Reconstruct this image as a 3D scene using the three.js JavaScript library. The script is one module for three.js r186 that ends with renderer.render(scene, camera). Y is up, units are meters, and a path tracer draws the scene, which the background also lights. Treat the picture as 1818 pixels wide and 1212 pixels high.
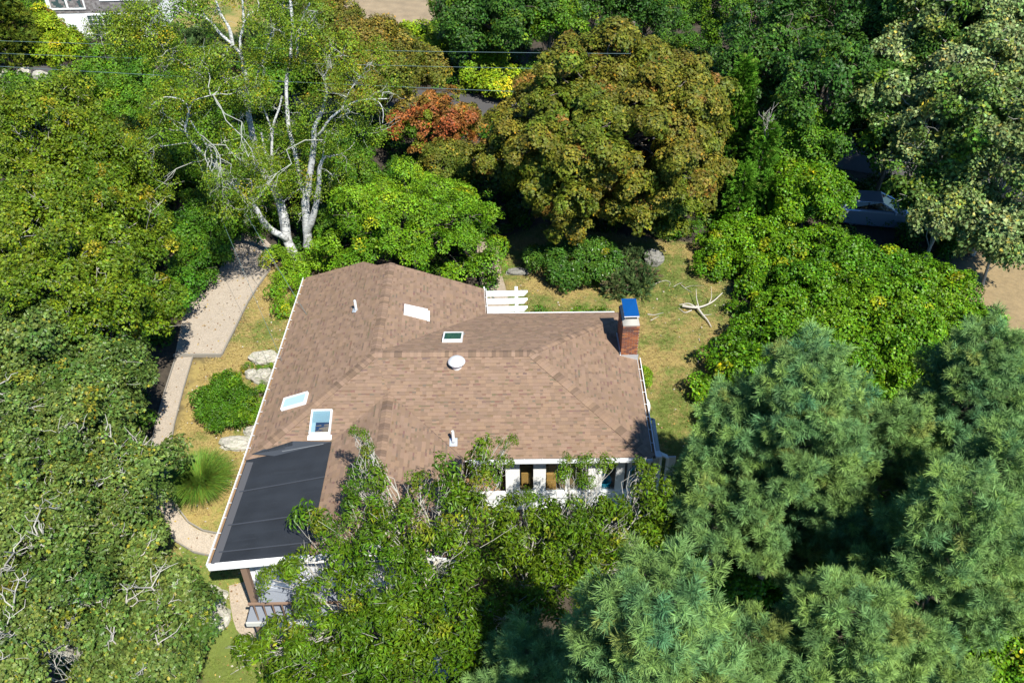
import * as THREE from 'three';
import { Sky } from 'three/addons/objects/Sky.js';
import { ImprovedNoise } from 'three/addons/math/ImprovedNoise.js';
import { mergeGeometries } from 'three/addons/utils/BufferGeometryUtils.js';
import { RoundedBoxGeometry } from 'three/addons/geometries/RoundedBoxGeometry.js';

// ------------------------------------------------------------------ camera, sky, sun, exposure
const scene = new THREE.Scene();
const CAM_Y = 26, PITCH = 38.6 * Math.PI / 180, ROLL = -1.08 * Math.PI / 180;
const camera = new THREE.PerspectiveCamera(41.5, 1024 / 682, 0.5, 3000);
camera.rotation.order = 'YXZ';
camera.position.set(0, CAM_Y, 0);
camera.rotation.set(-PITCH, 0, ROLL);
camera.updateMatrixWorld(true);
const renderer = new THREE.WebGLRenderer({ antialias: true });
renderer.toneMapping = THREE.LinearToneMapping;
renderer.toneMappingExposure = 1.8;
renderer.shadowMap.enabled = true;
const SUN = new THREE.Vector3(0.292, 0.799, 0.526).normalize();
const sky = new Sky();
sky.name = 'sky';
sky.scale.setScalar(2000);
Object.assign(sky.material.uniforms.sunPosition, { value: SUN.clone() });
sky.material.uniforms.turbidity.value = 2.5;
sky.material.uniforms.rayleigh.value = 1.4;
sky.material.uniforms.mieCoefficient.value = 0.004;
sky.material.uniforms.cloudCoverage && (sky.material.uniforms.cloudCoverage.value = 0.1);
sky.userData.kind = 'structure';
scene.add(sky);
scene.environmentIntensity = 0.085;
const sun = new THREE.DirectionalLight(new THREE.Color(1, 0.955, 0.85), 5);
sun.position.copy(SUN).multiplyScalar(90).add(new THREE.Vector3(0, 0, -40));
sun.target.position.set(0, 0, -40);
sun.castShadow = true;
sun.shadow.mapSize.set(4096, 4096);
Object.assign(sun.shadow.camera, { left: -60, right: 60, top: 60, bottom: -60, near: 1, far: 250 });
scene.add(sun, sun.target);

// ------------------------------------------------------------------ helpers
const V = (x, y, z) => new THREE.Vector3(x, y, z);
const noise = new ImprovedNoise();
const nz = (x, y, z) => noise.noise(x + 37.3, y + 11.7, z + 5.1);
function rng(seed) { let a = seed * 2654435761 | 0; return () => { a = (a + 0x6d2b79f5) | 0; let t = Math.imul(a ^ (a >>> 15), 1 | a); t = (t + Math.imul(t ^ (t >>> 7), 61 | t)) ^ t; return ((t ^ (t >>> 14)) >>> 0) / 4294967296; }; }
const lerp = THREE.MathUtils.lerp, clamp = THREE.MathUtils.clamp, smooth = (a, b, x) => { const t = clamp((x - a) / (b - a), 0, 1); return t * t * (3 - 2 * t); };
const F = 1600;                                        // focal length in pixels of the 1818 x 1212 survey grid used for placing things
function at(px, py, h) {                               // the point at height h seen at that grid pixel
  const d = V((px - 909) / F, -(py - 606) / F, -1).applyQuaternion(camera.quaternion);
  return d.multiplyScalar((h - CAM_Y) / d.y).add(V(0, CAM_Y, 0));
}
function atZ(px, py, z) {                              // the point on the upright plane z = const
  const d = V((px - 909) / F, -(py - 606) / F, -1).applyQuaternion(camera.quaternion);
  return d.multiplyScalar(z / d.z).add(V(0, CAM_Y, 0));
}
const ground = (x, z) => -2.2 * smooth(-24.5, -17.5, z) - 0.8 * smooth(-17, -8, z) + 0.06 * nz(x * 0.3, 0, z * 0.3);
function onGround(px, py, lift = 0) { let p = at(px, py, 0); for (let i = 0; i < 8; i++) p = at(px, py, ground(p.x, p.z) + lift); return p; }
function above(px, py, hc) { let p = at(px, py, hc); for (let i = 0; i < 8; i++) p = at(px, py, ground(p.x, p.z) + hc); return p; }

const used = new Map();
function numbered(n) { const k = used.get(n) || 0; used.set(n, k + 1); return k ? `${n}_${String(k).padStart(3, '0')}` : n; }
function thing(name, label, category, p = V(0, 0, 0), group) {
  const o = new THREE.Group(); o.name = numbered(name); o.position.copy(p); scene.add(o);
  o.userData = { label, category }; if (group) o.userData.group = group;
  return o;
}
function shade(o) { o.castShadow = o.receiveShadow = true; return o; }
function part(parent, name, geo, mat, world = true) {  // a mesh of the thing; geometry given in world coordinates is moved to the thing's own axes
  if (world) { let p = V(0, 0, 0); for (let q = parent; q && q !== scene; q = q.parent) p.add(q.position); geo.translate(-p.x, -p.y, -p.z); }
  const m = shade(new THREE.Mesh(geo, mat)); m.name = name; parent.add(m); return m;
}
function structure(name, geo, mat) { const m = shade(new THREE.Mesh(geo, mat)); m.name = numbered(name); m.userData.kind = 'structure'; scene.add(m); return m; }
function group(parent, name) { const g = new THREE.Group(); g.name = name; parent.add(g); return g; }

class Acc {                                            // collects triangles
  constructor() { this.p = []; this.c = []; this.u = []; this.hasC = false; this.hasU = false; }
  tri(a, b, c, col, ua, ub, uc) {
    this.p.push(a.x, a.y, a.z, b.x, b.y, b.z, c.x, c.y, c.z);
    if (col) { this.hasC = true; for (let i = 0; i < 3; i++) this.c.push(col[0], col[1], col[2]); }
    if (ua) { this.hasU = true; this.u.push(...ua, ...ub, ...uc); }
  }
  quad(a, b, c, d, col, u) { this.tri(a, b, c, col, u && u[0], u && u[1], u && u[2]); this.tri(a, c, d, col, u && u[0], u && u[2], u && u[3]); }
  geo() {
    const g = new THREE.BufferGeometry();
    g.setAttribute('position', new THREE.Float32BufferAttribute(this.p, 3));
    if (this.hasC) g.setAttribute('color', new THREE.Float32BufferAttribute(this.c, 3));
    if (this.hasU) g.setAttribute('uv', new THREE.Float32BufferAttribute(this.u, 2));
    g.computeVertexNormals();
    return g;
  }
}
function tubeGeo(paths, sides = 6) {                   // paths: [{pts, rad}] tapered limbs, joined
  const P = [], N = [], U = [], I = [];
  for (const { pts, rad } of paths) {
    const n = pts.length, base = P.length / 3;
    let nrm = null, run = 0;
    for (let i = 0; i < n; i++) {
      const t = pts[Math.min(i + 1, n - 1)].clone().sub(pts[Math.max(i - 1, 0)]).normalize();
      if (!nrm) nrm = Math.abs(t.y) > 0.9 ? V(1, 0, 0) : V(0, 1, 0);
      nrm = nrm.clone().sub(t.clone().multiplyScalar(nrm.dot(t))).normalize();
      const b = t.clone().cross(nrm);
      if (i) run += pts[i].distanceTo(pts[i - 1]);
      for (let k = 0; k <= sides; k++) {
        const a = k / sides * Math.PI * 2, w = nrm.clone().multiplyScalar(Math.cos(a)).add(b.clone().multiplyScalar(Math.sin(a)));
        P.push(pts[i].x + w.x * rad[i], pts[i].y + w.y * rad[i], pts[i].z + w.z * rad[i]); N.push(w.x, w.y, w.z); U.push(k / sides, run);
      }
    }
    const s = sides + 1;
    for (let i = 0; i < n - 1; i++) for (let k = 0; k < sides; k++) { const a = base + i * s + k; I.push(a, a + 1, a + s, a + 1, a + s + 1, a + s); }
  }
  const g = new THREE.BufferGeometry();
  g.setAttribute('position', new THREE.Float32BufferAttribute(P, 3)); g.setAttribute('normal', new THREE.Float32BufferAttribute(N, 3)); g.setAttribute('uv', new THREE.Float32BufferAttribute(U, 2));
  g.setIndex(I);
  return g;
}
function curve(pts, n = 10) { return new THREE.CatmullRomCurve3(pts).getPoints(n); }
function limb(a, b, ra, rb, r, sag = 0, n = 6, wob = 0.06) {   // a wandering limb from a to b
  const L = a.distanceTo(b), pts = [], rad = [];
  const ox = r() * 50, oz = r() * 50;
  for (let i = 0; i <= n; i++) {
    const t = i / n, p = a.clone().lerp(b, t), e = Math.sin(t * Math.PI);
    p.y += e * sag * L; p.x += e * wob * L * nz(ox + t * 3, 1, 0) * 2; p.z += e * wob * L * nz(oz + t * 3, 7, 0) * 2;
    pts.push(p); rad.push(lerp(ra, rb, Math.pow(t, 0.8)));
  }
  return { pts, rad };
}
function box(x0, x1, y0, y1, z0, z1) { const g = new THREE.BoxGeometry(x1 - x0, y1 - y0, z1 - z0); g.translate((x0 + x1) / 2, (y0 + y1) / 2, (z0 + z1) / 2); return g; }
function bar(a, b, w, h, up = V(0, 1, 0)) {            // a board from a to b, w across and h deep
  const L = a.distanceTo(b), g = new THREE.BoxGeometry(w, h, L);
  const z = b.clone().sub(a).normalize(), x = up.clone().cross(z).normalize(), y = z.clone().cross(x);
  const m = new THREE.Matrix4().makeBasis(x, y, z); m.setPosition(a.clone().add(b).multiplyScalar(0.5));
  return g.applyMatrix4(m);
}
function rock(name, label, px, py, rx, ry, rz, seed, mat, sink = 0.35, group) {
  const p = onGround(px, py), t = thing(name, label, 'rock', p, group), g = new THREE.IcosahedronGeometry(1, 14);
  const a = g.attributes.position, v = V(0, 0, 0);
  for (let i = 0; i < a.count; i++) {
    v.fromBufferAttribute(a, i);
    const k = 1 + 0.35 * nz(v.x * 1.1 + seed, v.y * 1.1, v.z * 1.1) + 0.12 * nz(v.x * 3 + seed, v.y * 3, v.z * 3) + 0.05 * nz(v.x * 9, v.y * 9 + seed, v.z * 9);
    const step = Math.round((v.y + 0.3 * nz(v.x * 1.5, seed, v.z * 1.5)) * 3) / 3;
    a.setXYZ(i, v.x * k * rx, lerp(v.y, step, 0.35) * k * ry + ry * (1 - 2 * sink), v.z * k * rz);
  }
  g.computeVertexNormals();
  part(t, 'stone', g, mat, false);
  return t;
}

// ------------------------------------------------------------------ computed textures
function dataTex(w, h, fn, srgb = false) {
  const d = new Uint8Array(w * h * 4);
  for (let y = 0; y < h; y++) for (let x = 0; x < w; x++) { const c = fn(x, y), i = (y * w + x) * 4; d[i] = clamp(c[0] * 255, 0, 255); d[i + 1] = clamp(c[1] * 255, 0, 255); d[i + 2] = clamp(c[2] * 255, 0, 255); d[i + 3] = 255; }
  const t = new THREE.DataTexture(d, w, h); t.magFilter = THREE.LinearFilter; t.minFilter = THREE.LinearMipmapLinearFilter; t.wrapS = t.wrapT = THREE.RepeatWrapping; t.generateMipmaps = true;
  if (srgb) t.colorSpace = THREE.SRGBColorSpace;
  t.needsUpdate = true; return t;
}
const tr = rng(5);
const grainTex = (() => { const base = []; for (let i = 0; i < 256 * 256; i++) base.push(tr()); return dataTex(256, 256, (x, y) => { let s = 0; for (let dy = 0; dy < 2; dy++) for (let dx = 0; dx < 2; dx++) s += base[((y + dy) % 256) * 256 + (x + dx) % 256]; const v = 0.62 + 0.38 * s / 4 * 1.25; return [v, v, v]; }); })();
function grain(rx, ry) { const t = grainTex.clone(); t.repeat.set(rx, ry); t.needsUpdate = true; return t; }
const tone = (r, g, b) => new THREE.Color().setRGB(r, g, b);
const std = (c, rough = 0.8, o = {}) => new THREE.MeshStandardMaterial({ color: tone(...c), roughness: rough, ...o });
const M = {
  white: std([0.72, 0.72, 0.71], 0.5), whiteDirty: std([0.62, 0.62, 0.6], 0.6), gutter: std([0.72, 0.74, 0.76], 0.35), gutterIn: std([0.42, 0.46, 0.5], 0.4),
  vinyl: std([0.78, 0.79, 0.8], 0.5), dark: std([0.02, 0.02, 0.022], 0.5), brownPost: std([0.2, 0.13, 0.09], 0.7),
  timber: std([0.22, 0.2, 0.17], 0.85), deck: std([0.17, 0.12, 0.09], 0.8), wood: std([0.45, 0.22, 0.06], 0.5), teal: std([0.0, 0.2, 0.3], 0.45),
  greyWood: std([0.45, 0.45, 0.42], 0.85), stone: std([0.46, 0.44, 0.4], 0.95), mortar: std([0.3, 0.26, 0.22], 0.95), concrete: std([0.34, 0.325, 0.29], 0.95),
  metal: std([0.62, 0.65, 0.68], 0.3, { metalness: 0.85 }), flash: std([0.6, 0.65, 0.7], 0.35, { metalness: 0.6 }), capBlue: std([0.004, 0.07, 0.25], 0.3, { metalness: 0.1 }),
  glass: new THREE.MeshPhysicalMaterial({ color: tone(0.9, 0.96, 0.98), transmission: 1, thickness: 0, roughness: 0.03, ior: 1.5 }),
  frost: std([0.72, 0.79, 0.84], 0.25), glassBlue: std([0.36, 0.5, 0.6], 0.08), glassDark: std([0.02, 0.07, 0.065], 0.06), glassHouse: std([0.05, 0.08, 0.085], 0.06),
  bark: std([0.15, 0.125, 0.1], 0.95), oakBark: std([0.36, 0.345, 0.3], 0.95), pineBark: std([0.14, 0.11, 0.085], 0.95), deadwood: std([0.42, 0.39, 0.34], 0.95), twig: std([0.36, 0.33, 0.28], 0.9), lichen: std([0.34, 0.35, 0.3], 0.95), wire: std([0.1, 0.16, 0.17], 0.5),
};
// ------------------------------------------------------------------ ground, road, drive, paths
const poly = (list) => list.map(([x, y]) => { const p = onGround(x, y); return [p.x, p.z]; });
function inside(P, x, z) { let c = false; for (let i = 0, j = P.length - 1; i < P.length; j = i++) { const [xi, zi] = P[i], [xj, zj] = P[j]; if ((zi > z) !== (zj > z) && x < (xj - xi) * (z - zi) / (zj - zi) + xi) c = !c; } return c; }
function edgeDist(P, x, z) { let m = 1e9; for (let i = 0, j = P.length - 1; i < P.length; j = i++) { const ax = P[j][0], az = P[j][1], dx = P[i][0] - ax, dz = P[i][1] - az; const t = clamp(((x - ax) * dx + (z - az) * dz) / (dx * dx + dz * dz + 1e-9), 0, 1); m = Math.min(m, Math.hypot(ax + dx * t - x, az + dz * t - z)); } return inside(P, x, z) ? m : -m; }
const LAWN_LEFT = poly([[560, 440], [500, 470], [478, 480], [440, 540], [392, 634], [340, 640], [318, 718], [296, 812], [290, 880], [320, 940], [400, 980], [520, 900], [560, 700], [640, 500]]);
const LAWN_FRONT = poly([[300, 940], [390, 960], [440, 1010], [460, 1100], [480, 1300], [380, 1300], [320, 1060], [290, 990]]);
const LAWN_RIGHT = poly([[870, 440], [960, 400], [1200, 430], [1250, 440], [1320, 540], [1300, 600], [1270, 640], [1260, 720], [1250, 860], [1200, 900], [1100, 900], [1090, 560], [900, 560], [890, 490]]);
const LAWN_TOP = poly([[560, -60], [960, -60], [800, 30], [690, 60], [600, 60], [560, 30]]);
const LAWN_FAR = poly([[270, -40], [480, -40], [480, 50], [420, 60], [330, 60], [300, 30]]);
const SAND_RIGHT = poly([[1700, 470], [1760, 440], [1900, 430], [1900, 720], [1810, 640], [1740, 560], [1700, 520]]);
const SAND_LEFT = poly([[-40, 105], [60, 110], [120, 130], [60, 160], [-40, 150]]);
const DRIVE = poly([[392, 632], [416, 585], [440, 536], [478, 480], [490, 445], [470, 425], [440, 405], [412, 430], [385, 485], [345, 520], [325, 560], [310, 632]]);
const HOUSE = [[-9.6, -34], [-1, -33], [-1, -31], [5.1, -31], [5.1, -22], [-1.7, -22], [-1.7, -17.8], [-9.7, -17.8]];
const ROAD = [[-60, -68], [-24, -60.5], [-6, -56.5], [8, -52.5], [17.5, -49.5], [30, -44.5], [60, -33], [60, -38.6], [30, -50.2], [17.5, -54.8], [8, -57.6], [-6, -61.4], [-24, -65.5], [-60, -73]];
const AX0 = -56, AX1 = 56, AZ0 = -96, AZ1 = -8, TW = 1600, TH = 1260;
const cLitter = [0.045, 0.034, 0.022], cGreen = [0.115, 0.15, 0.022], cDry = [0.3, 0.225, 0.07], cSand = [0.27, 0.205, 0.125];
const groundMap = dataTex(TW, TH, (ix, iy) => {
  const x = AX0 + (ix + 0.5) / TW * (AX1 - AX0), z = AZ0 + (iy + 0.5) / TH * (AZ1 - AZ0);
  const n1 = nz(x * 0.25, 3, z * 0.25), n2 = nz(x * 1.1, 9, z * 1.1), n3 = nz(x * 4, 1, z * 4), n4 = nz(x * 11, 5, z * 11);
  const wob = 0.5 * n2 + 0.25 * n3;
  let c = cLitter.map((k) => k * (1 + 0.5 * n3 + 0.4 * n4));
  const lay = (P, col, soft = 0.35) => { const w = smooth(-soft, soft, edgeDist(P, x, z) + wob * 0.6); if (w > 0) c = c.map((k, i) => lerp(k, col[i], w)); };
  const near = (P, pad) => P.some(([px, pz]) => Math.abs(px - x) < pad && Math.abs(pz - z) < pad);
  const grass = (bias, gn = cGreen, dr = cDry) => { const g = smooth(-0.35, 0.4, 0.9 * n1 + 0.55 * n2 + 0.35 * n3 + 0.3 * n4 + bias); return gn.map((k, i) => lerp(dr[i], k, g) * (1 + 0.22 * n4 + 0.15 * n3)); };
  if (x < -4 && z > -46) { if (near(LAWN_LEFT, 16)) lay(LAWN_LEFT, grass(z > -27 ? 0.12 : -0.18)); if (z > -26) lay(LAWN_FRONT, grass(0.45)); }
  if (x > -5 && x < 16 && z > -50) lay(LAWN_RIGHT, grass(0.1));
  if (z < -68) { lay(LAWN_TOP, cSand.map((k) => k * (1 + 0.25 * n2 + 0.2 * n4)), 0.8); lay(LAWN_FAR, grass(0.05), 0.8); }
  if (x > 18 && z < -24) lay(SAND_RIGHT, grass(-0.35, cGreen, [0.26, 0.19, 0.095]), 0.8);
  if (x < -30 && z < -55) lay(SAND_LEFT, [0.3, 0.22, 0.13], 0.8);
  return c.map((k) => Math.pow(clamp(k, 0, 1), 1 / 2.2));
}, true);
groundMap.wrapS = groundMap.wrapT = THREE.ClampToEdgeWrapping;
{
  const xs = [], zs = [];
  for (let i = 0; i <= 90; i++) xs.push(lerp(AX0, AX1, i / 90)); xs.unshift(-900, -300, -120); xs.push(120, 300, 900);
  for (let i = 0; i <= 90; i++) zs.push(lerp(AZ0, AZ1, i / 90)); zs.unshift(-1800, -500, -180); zs.push(20, 200);
  const P = [], U = [], I = [];
  for (const z of zs) for (const x of xs) { P.push(x, ground(x, z), z); U.push((x - AX0) / (AX1 - AX0), (z - AZ0) / (AZ1 - AZ0)); }
  const w = xs.length;
  for (let j = 0; j < zs.length - 1; j++) for (let i = 0; i < w - 1; i++) { const a = j * w + i; I.push(a, a + w, a + 1, a + 1, a + w, a + w + 1); }
  const g = new THREE.BufferGeometry();
  g.setAttribute('position', new THREE.Float32BufferAttribute(P, 3)); g.setAttribute('uv', new THREE.Float32BufferAttribute(U, 2)); g.setIndex(I); g.computeVertexNormals();
  const bump = grainTex.clone(); bump.repeat.set(60, 48); bump.needsUpdate = true;
  structure('ground', g, new THREE.MeshStandardMaterial({ map: groundMap, roughness: 1, bumpMap: bump, bumpScale: 0.05 }));
}
// a sheet over the ground inside an outline, lifted a little, with uv in metres
function sheet(name, P, lift, mat, step = 0.8) {
  const sh = new THREE.Shape(P.map(([x, z]) => new THREE.Vector2(x, z)));
  const a = new Acc(), b = new THREE.Box2().setFromPoints(sh.getPoints());
  const clip = (pts, f) => { const out = []; for (let i = 0; i < pts.length; i++) { const p = pts[i], q = pts[(i + 1) % pts.length], dp = f(p), dq = f(q); if (dp >= 0) out.push(p); if ((dp >= 0) !== (dq >= 0)) { const t = dp / (dp - dq); out.push([lerp(p[0], q[0], t), lerp(p[1], q[1], t)]); } } return out; };
  const pts = P.map(([x, z]) => new THREE.Vector2(x, z));
  for (const [i, j, k] of THREE.ShapeUtils.triangulateShape(pts, [])) {
    const T = [P[i], P[j], P[k]];
    const zx = T.map((t) => t[0]), zz = T.map((t) => t[1]);
    for (let gx = Math.floor(Math.min(...zx) / step); gx * step < Math.max(...zx); gx++) for (let gz = Math.floor(Math.min(...zz) / step); gz * step < Math.max(...zz); gz++) {
      let c = T; c = clip(c, (p) => p[0] - gx * step); c = clip(c, (p) => (gx + 1) * step - p[0]); c = clip(c, (p) => p[1] - gz * step); c = clip(c, (p) => (gz + 1) * step - p[1]);
      const v = c.map(([x, z]) => V(x, ground(x, z) + lift, z));
      for (let m = 1; m + 1 < v.length; m++) { let [p, q, r] = [v[0], v[m], v[m + 1]]; if (q.clone().sub(p).cross(r.clone().sub(p)).y < 0) [q, r] = [r, q]; a.tri(p, q, r, null, [p.x, p.z], [q.x, q.z], [r.x, r.z]); }
    }
  }
  return structure(name, a.geo(), mat);
}
function ribbon(pts, w) { const L = [], R = []; pts.forEach((p, i) => { const a = pts[Math.max(0, i - 1)], b = pts[Math.min(pts.length - 1, i + 1)], d = V(b.x - a.x, 0, b.z - a.z).normalize(), ww = Array.isArray(w) ? w[i] : w; L.push([p.x + d.z * ww / 2, p.z - d.x * ww / 2]); R.unshift([p.x - d.z * ww / 2, p.z + d.x * ww / 2]); }); return [...L, ...R]; }
const gravelTex = (() => { const r = rng(8), b = []; for (let i = 0; i < 128 * 128; i++) b.push(r()); return dataTex(256, 256, (x, y) => { const v = b[(y >> 1) % 128 * 128 + (x >> 1) % 128], k = 0.72 + 0.28 * v, n = 0.06 * nz(x / 20, 1, y / 20); return [k * (0.98 + n), k * (0.93 + n), k * (0.87 + n)]; }); })();
const gt = gravelTex.clone(); gt.repeat.set(0.25, 0.25); gt.needsUpdate = true;
const gt2 = gravelTex.clone(); gt2.repeat.set(0.6, 0.6); gt2.needsUpdate = true;
const gravelMat = new THREE.MeshStandardMaterial({ color: tone(0.41, 0.365, 0.31), map: gt, bumpMap: gt2, bumpScale: 0.03, roughness: 1 });
const concreteMat = new THREE.MeshStandardMaterial({ color: tone(0.36, 0.31, 0.255), map: gt, roughness: 0.95 });
const asphaltMat = new THREE.MeshStandardMaterial({ color: tone(0.075, 0.075, 0.08), map: gt, roughness: 0.9 });
sheet('gravel_drive', DRIVE, 0.035, gravelMat);
const pathPts = [[327, 634], [303, 715], [283, 800], [284, 870], [305, 925], [340, 957], [392, 970]].map(([x, y]) => onGround(x, y));
const pathSmooth = curve(pathPts, 24), PATH = ribbon(pathSmooth, 0.72);
sheet('gravel_path', PATH, 0.03, gravelMat);
const pathB = curve([[428, 1035], [432, 1075], [446, 1112], [500, 1110], [580, 1100]].map(([x, y]) => onGround(x, y)), 14);
sheet('gravel_path', ribbon(pathB, 0.9), 0.03, concreteMat);
const walkPts = curve([[866, 420], [868, 475], [879, 520], [884, 556], [890, 600]].map(([x, y]) => onGround(x, y)), 14);
sheet('concrete_walk', ribbon(walkPts, 1.15), 0.03, concreteMat);
sheet('road', ROAD, 0.03, asphaltMat, 2);
// timber edging, each length a thing lying along the drive and the path
function edging(label, pts, w, h, lift = 0) {
  const t = thing('timber_edging', label, 'edging', pts[0].clone());
  for (let i = 0; i + 1 < pts.length; i++) {
    const a = pts[i].clone(), b = pts[i + 1].clone(); a.y = ground(a.x, a.z) + h / 2 + lift; b.y = ground(b.x, b.z) + h / 2 + lift;
    const d = b.clone().sub(a).setLength(0.004); part(t, 'timber', bar(a.add(d), b.sub(d), w, h), M.timber);
  }
}
edging('grey timber edging across the near end of the gravel drive', [[308, 634], [348, 633], [393, 633]].map(([x, y]) => onGround(x, y)), 0.1, 0.16);
edging('grey timber edging along the lawn side of the gravel drive', [[393, 632], [416, 586], [440, 537], [460, 506], [479, 479]].map(([x, y]) => onGround(x, y)), 0.07, 0.1);
{
  const R = [], L = []; pathSmooth.forEach((p, i) => { const a = pathSmooth[Math.max(0, i - 1)], b = pathSmooth[Math.min(24, i + 1)], d = V(b.x - a.x, 0, b.z - a.z).normalize(); L.push(V(p.x + d.z * 0.39, 0, p.z - d.x * 0.39)); R.push(V(p.x - d.z * 0.39, 0, p.z + d.x * 0.39)); });
  const pick = (A) => A.filter((_, i) => i % 3 === 0);
  edging('thin grey edging on the house side of the narrow gravel path', pick(L), 0.05, 0.08);
  edging('thin grey edging on the oak side of the narrow gravel path', pick(R), 0.05, 0.08);
  const W = []; walkPts.forEach((p, i) => { const a = walkPts[Math.max(0, i - 1)], b = walkPts[Math.min(14, i + 1)], d = V(b.x - a.x, 0, b.z - a.z).normalize(); W.push(V(p.x - d.z * 0.62, 0, p.z + d.x * 0.62)); });
  const t = thing('walk_edging', 'dark edging strip between the concrete walk and the lawn', 'edging', V(W[0].x, 0, W[0].z));
  for (let i = 0; i + 2 < W.length; i += 2) { const a = V(W[i].x, 0.09, W[i].z), b = V(W[i + 2].x, 0.09, W[i + 2].z); part(t, 'strip', bar(a, b, 0.08, 0.18), M.dark); }
}
const openGround = (x, z, pad = 0) => [LAWN_LEFT, LAWN_FRONT, LAWN_RIGHT, LAWN_TOP, LAWN_FAR, SAND_RIGHT, SAND_LEFT, DRIVE, PATH, ROAD, HOUSE].some((P) => (pad ? edgeDist(P, x, z) > -pad : inside(P, x, z)));
// ------------------------------------------------------------------ the house
const EAVE = 2.9, RIDGE = 4.4;
const house = thing('house', 'low house with brown shingle hip roof, four skylights, brick chimney and black flat corner', 'house', V(-2.5, 0, -27));
const hp = house.position;
const q = { L2: V(-9.5, 2.9, -22.45), NW: V(-9.3, 2.9, -33.86), A: V(-6.52, 3.94, -33.5), VV: V(-5.77, 4.21, -32.78), K: V(-5.19, 4.42, -32.64), NE: V(-1.2, 2.9, -32.72), IB: V(-1.1, 2.9, -30.87), BR: V(5.03, 2.9, -30.78), FR: V(4.88, 2.9, -22.25), FI: V(-1.75, 2.9, -22.3), R0: V(-5.22, 4.4, -26.5), R1: V(0.71, 4.4, -26.38), T: V(-4.59, 3.82, -24.88), MTR: V(-6.52, 3.16, -23.03), MBR: V(-6.52, 3.14, -18.03), SWC: V(-9.66, 2.9, -17.92), SE: V(-4.56, 3.83, -17.98), SR: V(-1.75, 2.83, -17.98) };
{ // walls: solid body, the glazed front room open behind its panes
  const wall = (P, y0, y1) => { const s = new THREE.Shape(P.map(([x, z]) => new THREE.Vector2(x, -z))), g = new THREE.ExtrudeGeometry(s, { depth: y1 - y0, bevelEnabled: false }); g.rotateX(-Math.PI / 2); g.translate(0, y0, 0); return g; };
  part(house, 'wall', mergeGeometries([wall([[-9, -33.2], [-1.7, -32.3], [-1.6, -30.4], [4.5, -30.4], [4.4, -24.9], [-2.2, -24.9], [-2.2, -18.9], [-9, -18.9]].reverse(), -3.2, 2.78), wall([[-2.2, -24.88], [4.4, -24.88], [4.4, -22.75], [-2.2, -22.75]], -3.2, 0.35)].map((g) => g.toNonIndexed ? g : g)), M.vinyl);
  const soffit = (P) => { const a = new Acc(); for (let i = 1; i + 1 < P.length; i++) a.tri(P[0], P[i], P[i + 1]); return a; };
}
// roof planes: convex outlines, the eave edge first two points of each give the course direction
const rr = rng(21);
const roof = group(house, 'roof'); roof.userData.label = 'brown asphalt shingle roof with hips, ridges and valleys';
const planes = [
  [[q.L2, q.NW, q.K, q.R0], q.L2, q.NW], [[q.VV, q.A, q.NW].reverse(), q.L2, q.NW], [[q.L2, q.MTR, q.T, q.R0], q.FI, q.FR], [[q.T, q.FI, q.FR, q.R1, q.R0], q.FI, q.FR],
  [[q.R0, q.R1, q.BR, q.IB], q.BR, q.IB], [[q.R0, q.IB, q.NE, q.K], q.NE, q.IB], [[q.R1, q.FR, q.BR], q.FR, q.BR],
  [[q.T, q.MTR, q.MBR, q.SE], q.MTR, q.MBR], [[q.T, q.SE, q.SR, q.FI], q.SR, q.FI],
];
const shingleMat = new THREE.MeshStandardMaterial({ vertexColors: true, roughness: 0.92, map: grain(5, 5) });
const deckAcc = new Acc(), fieldAcc = new Acc(), singles = [];
function shingleCol(r) { const k = 0.86 + 0.28 * r(), w = r(); return [0.226 * k * (1 + 0.05 * w), 0.15 * k * (1 + 0.02 * w), 0.096 * k * (1 + 0.1 * r())]; }
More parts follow.
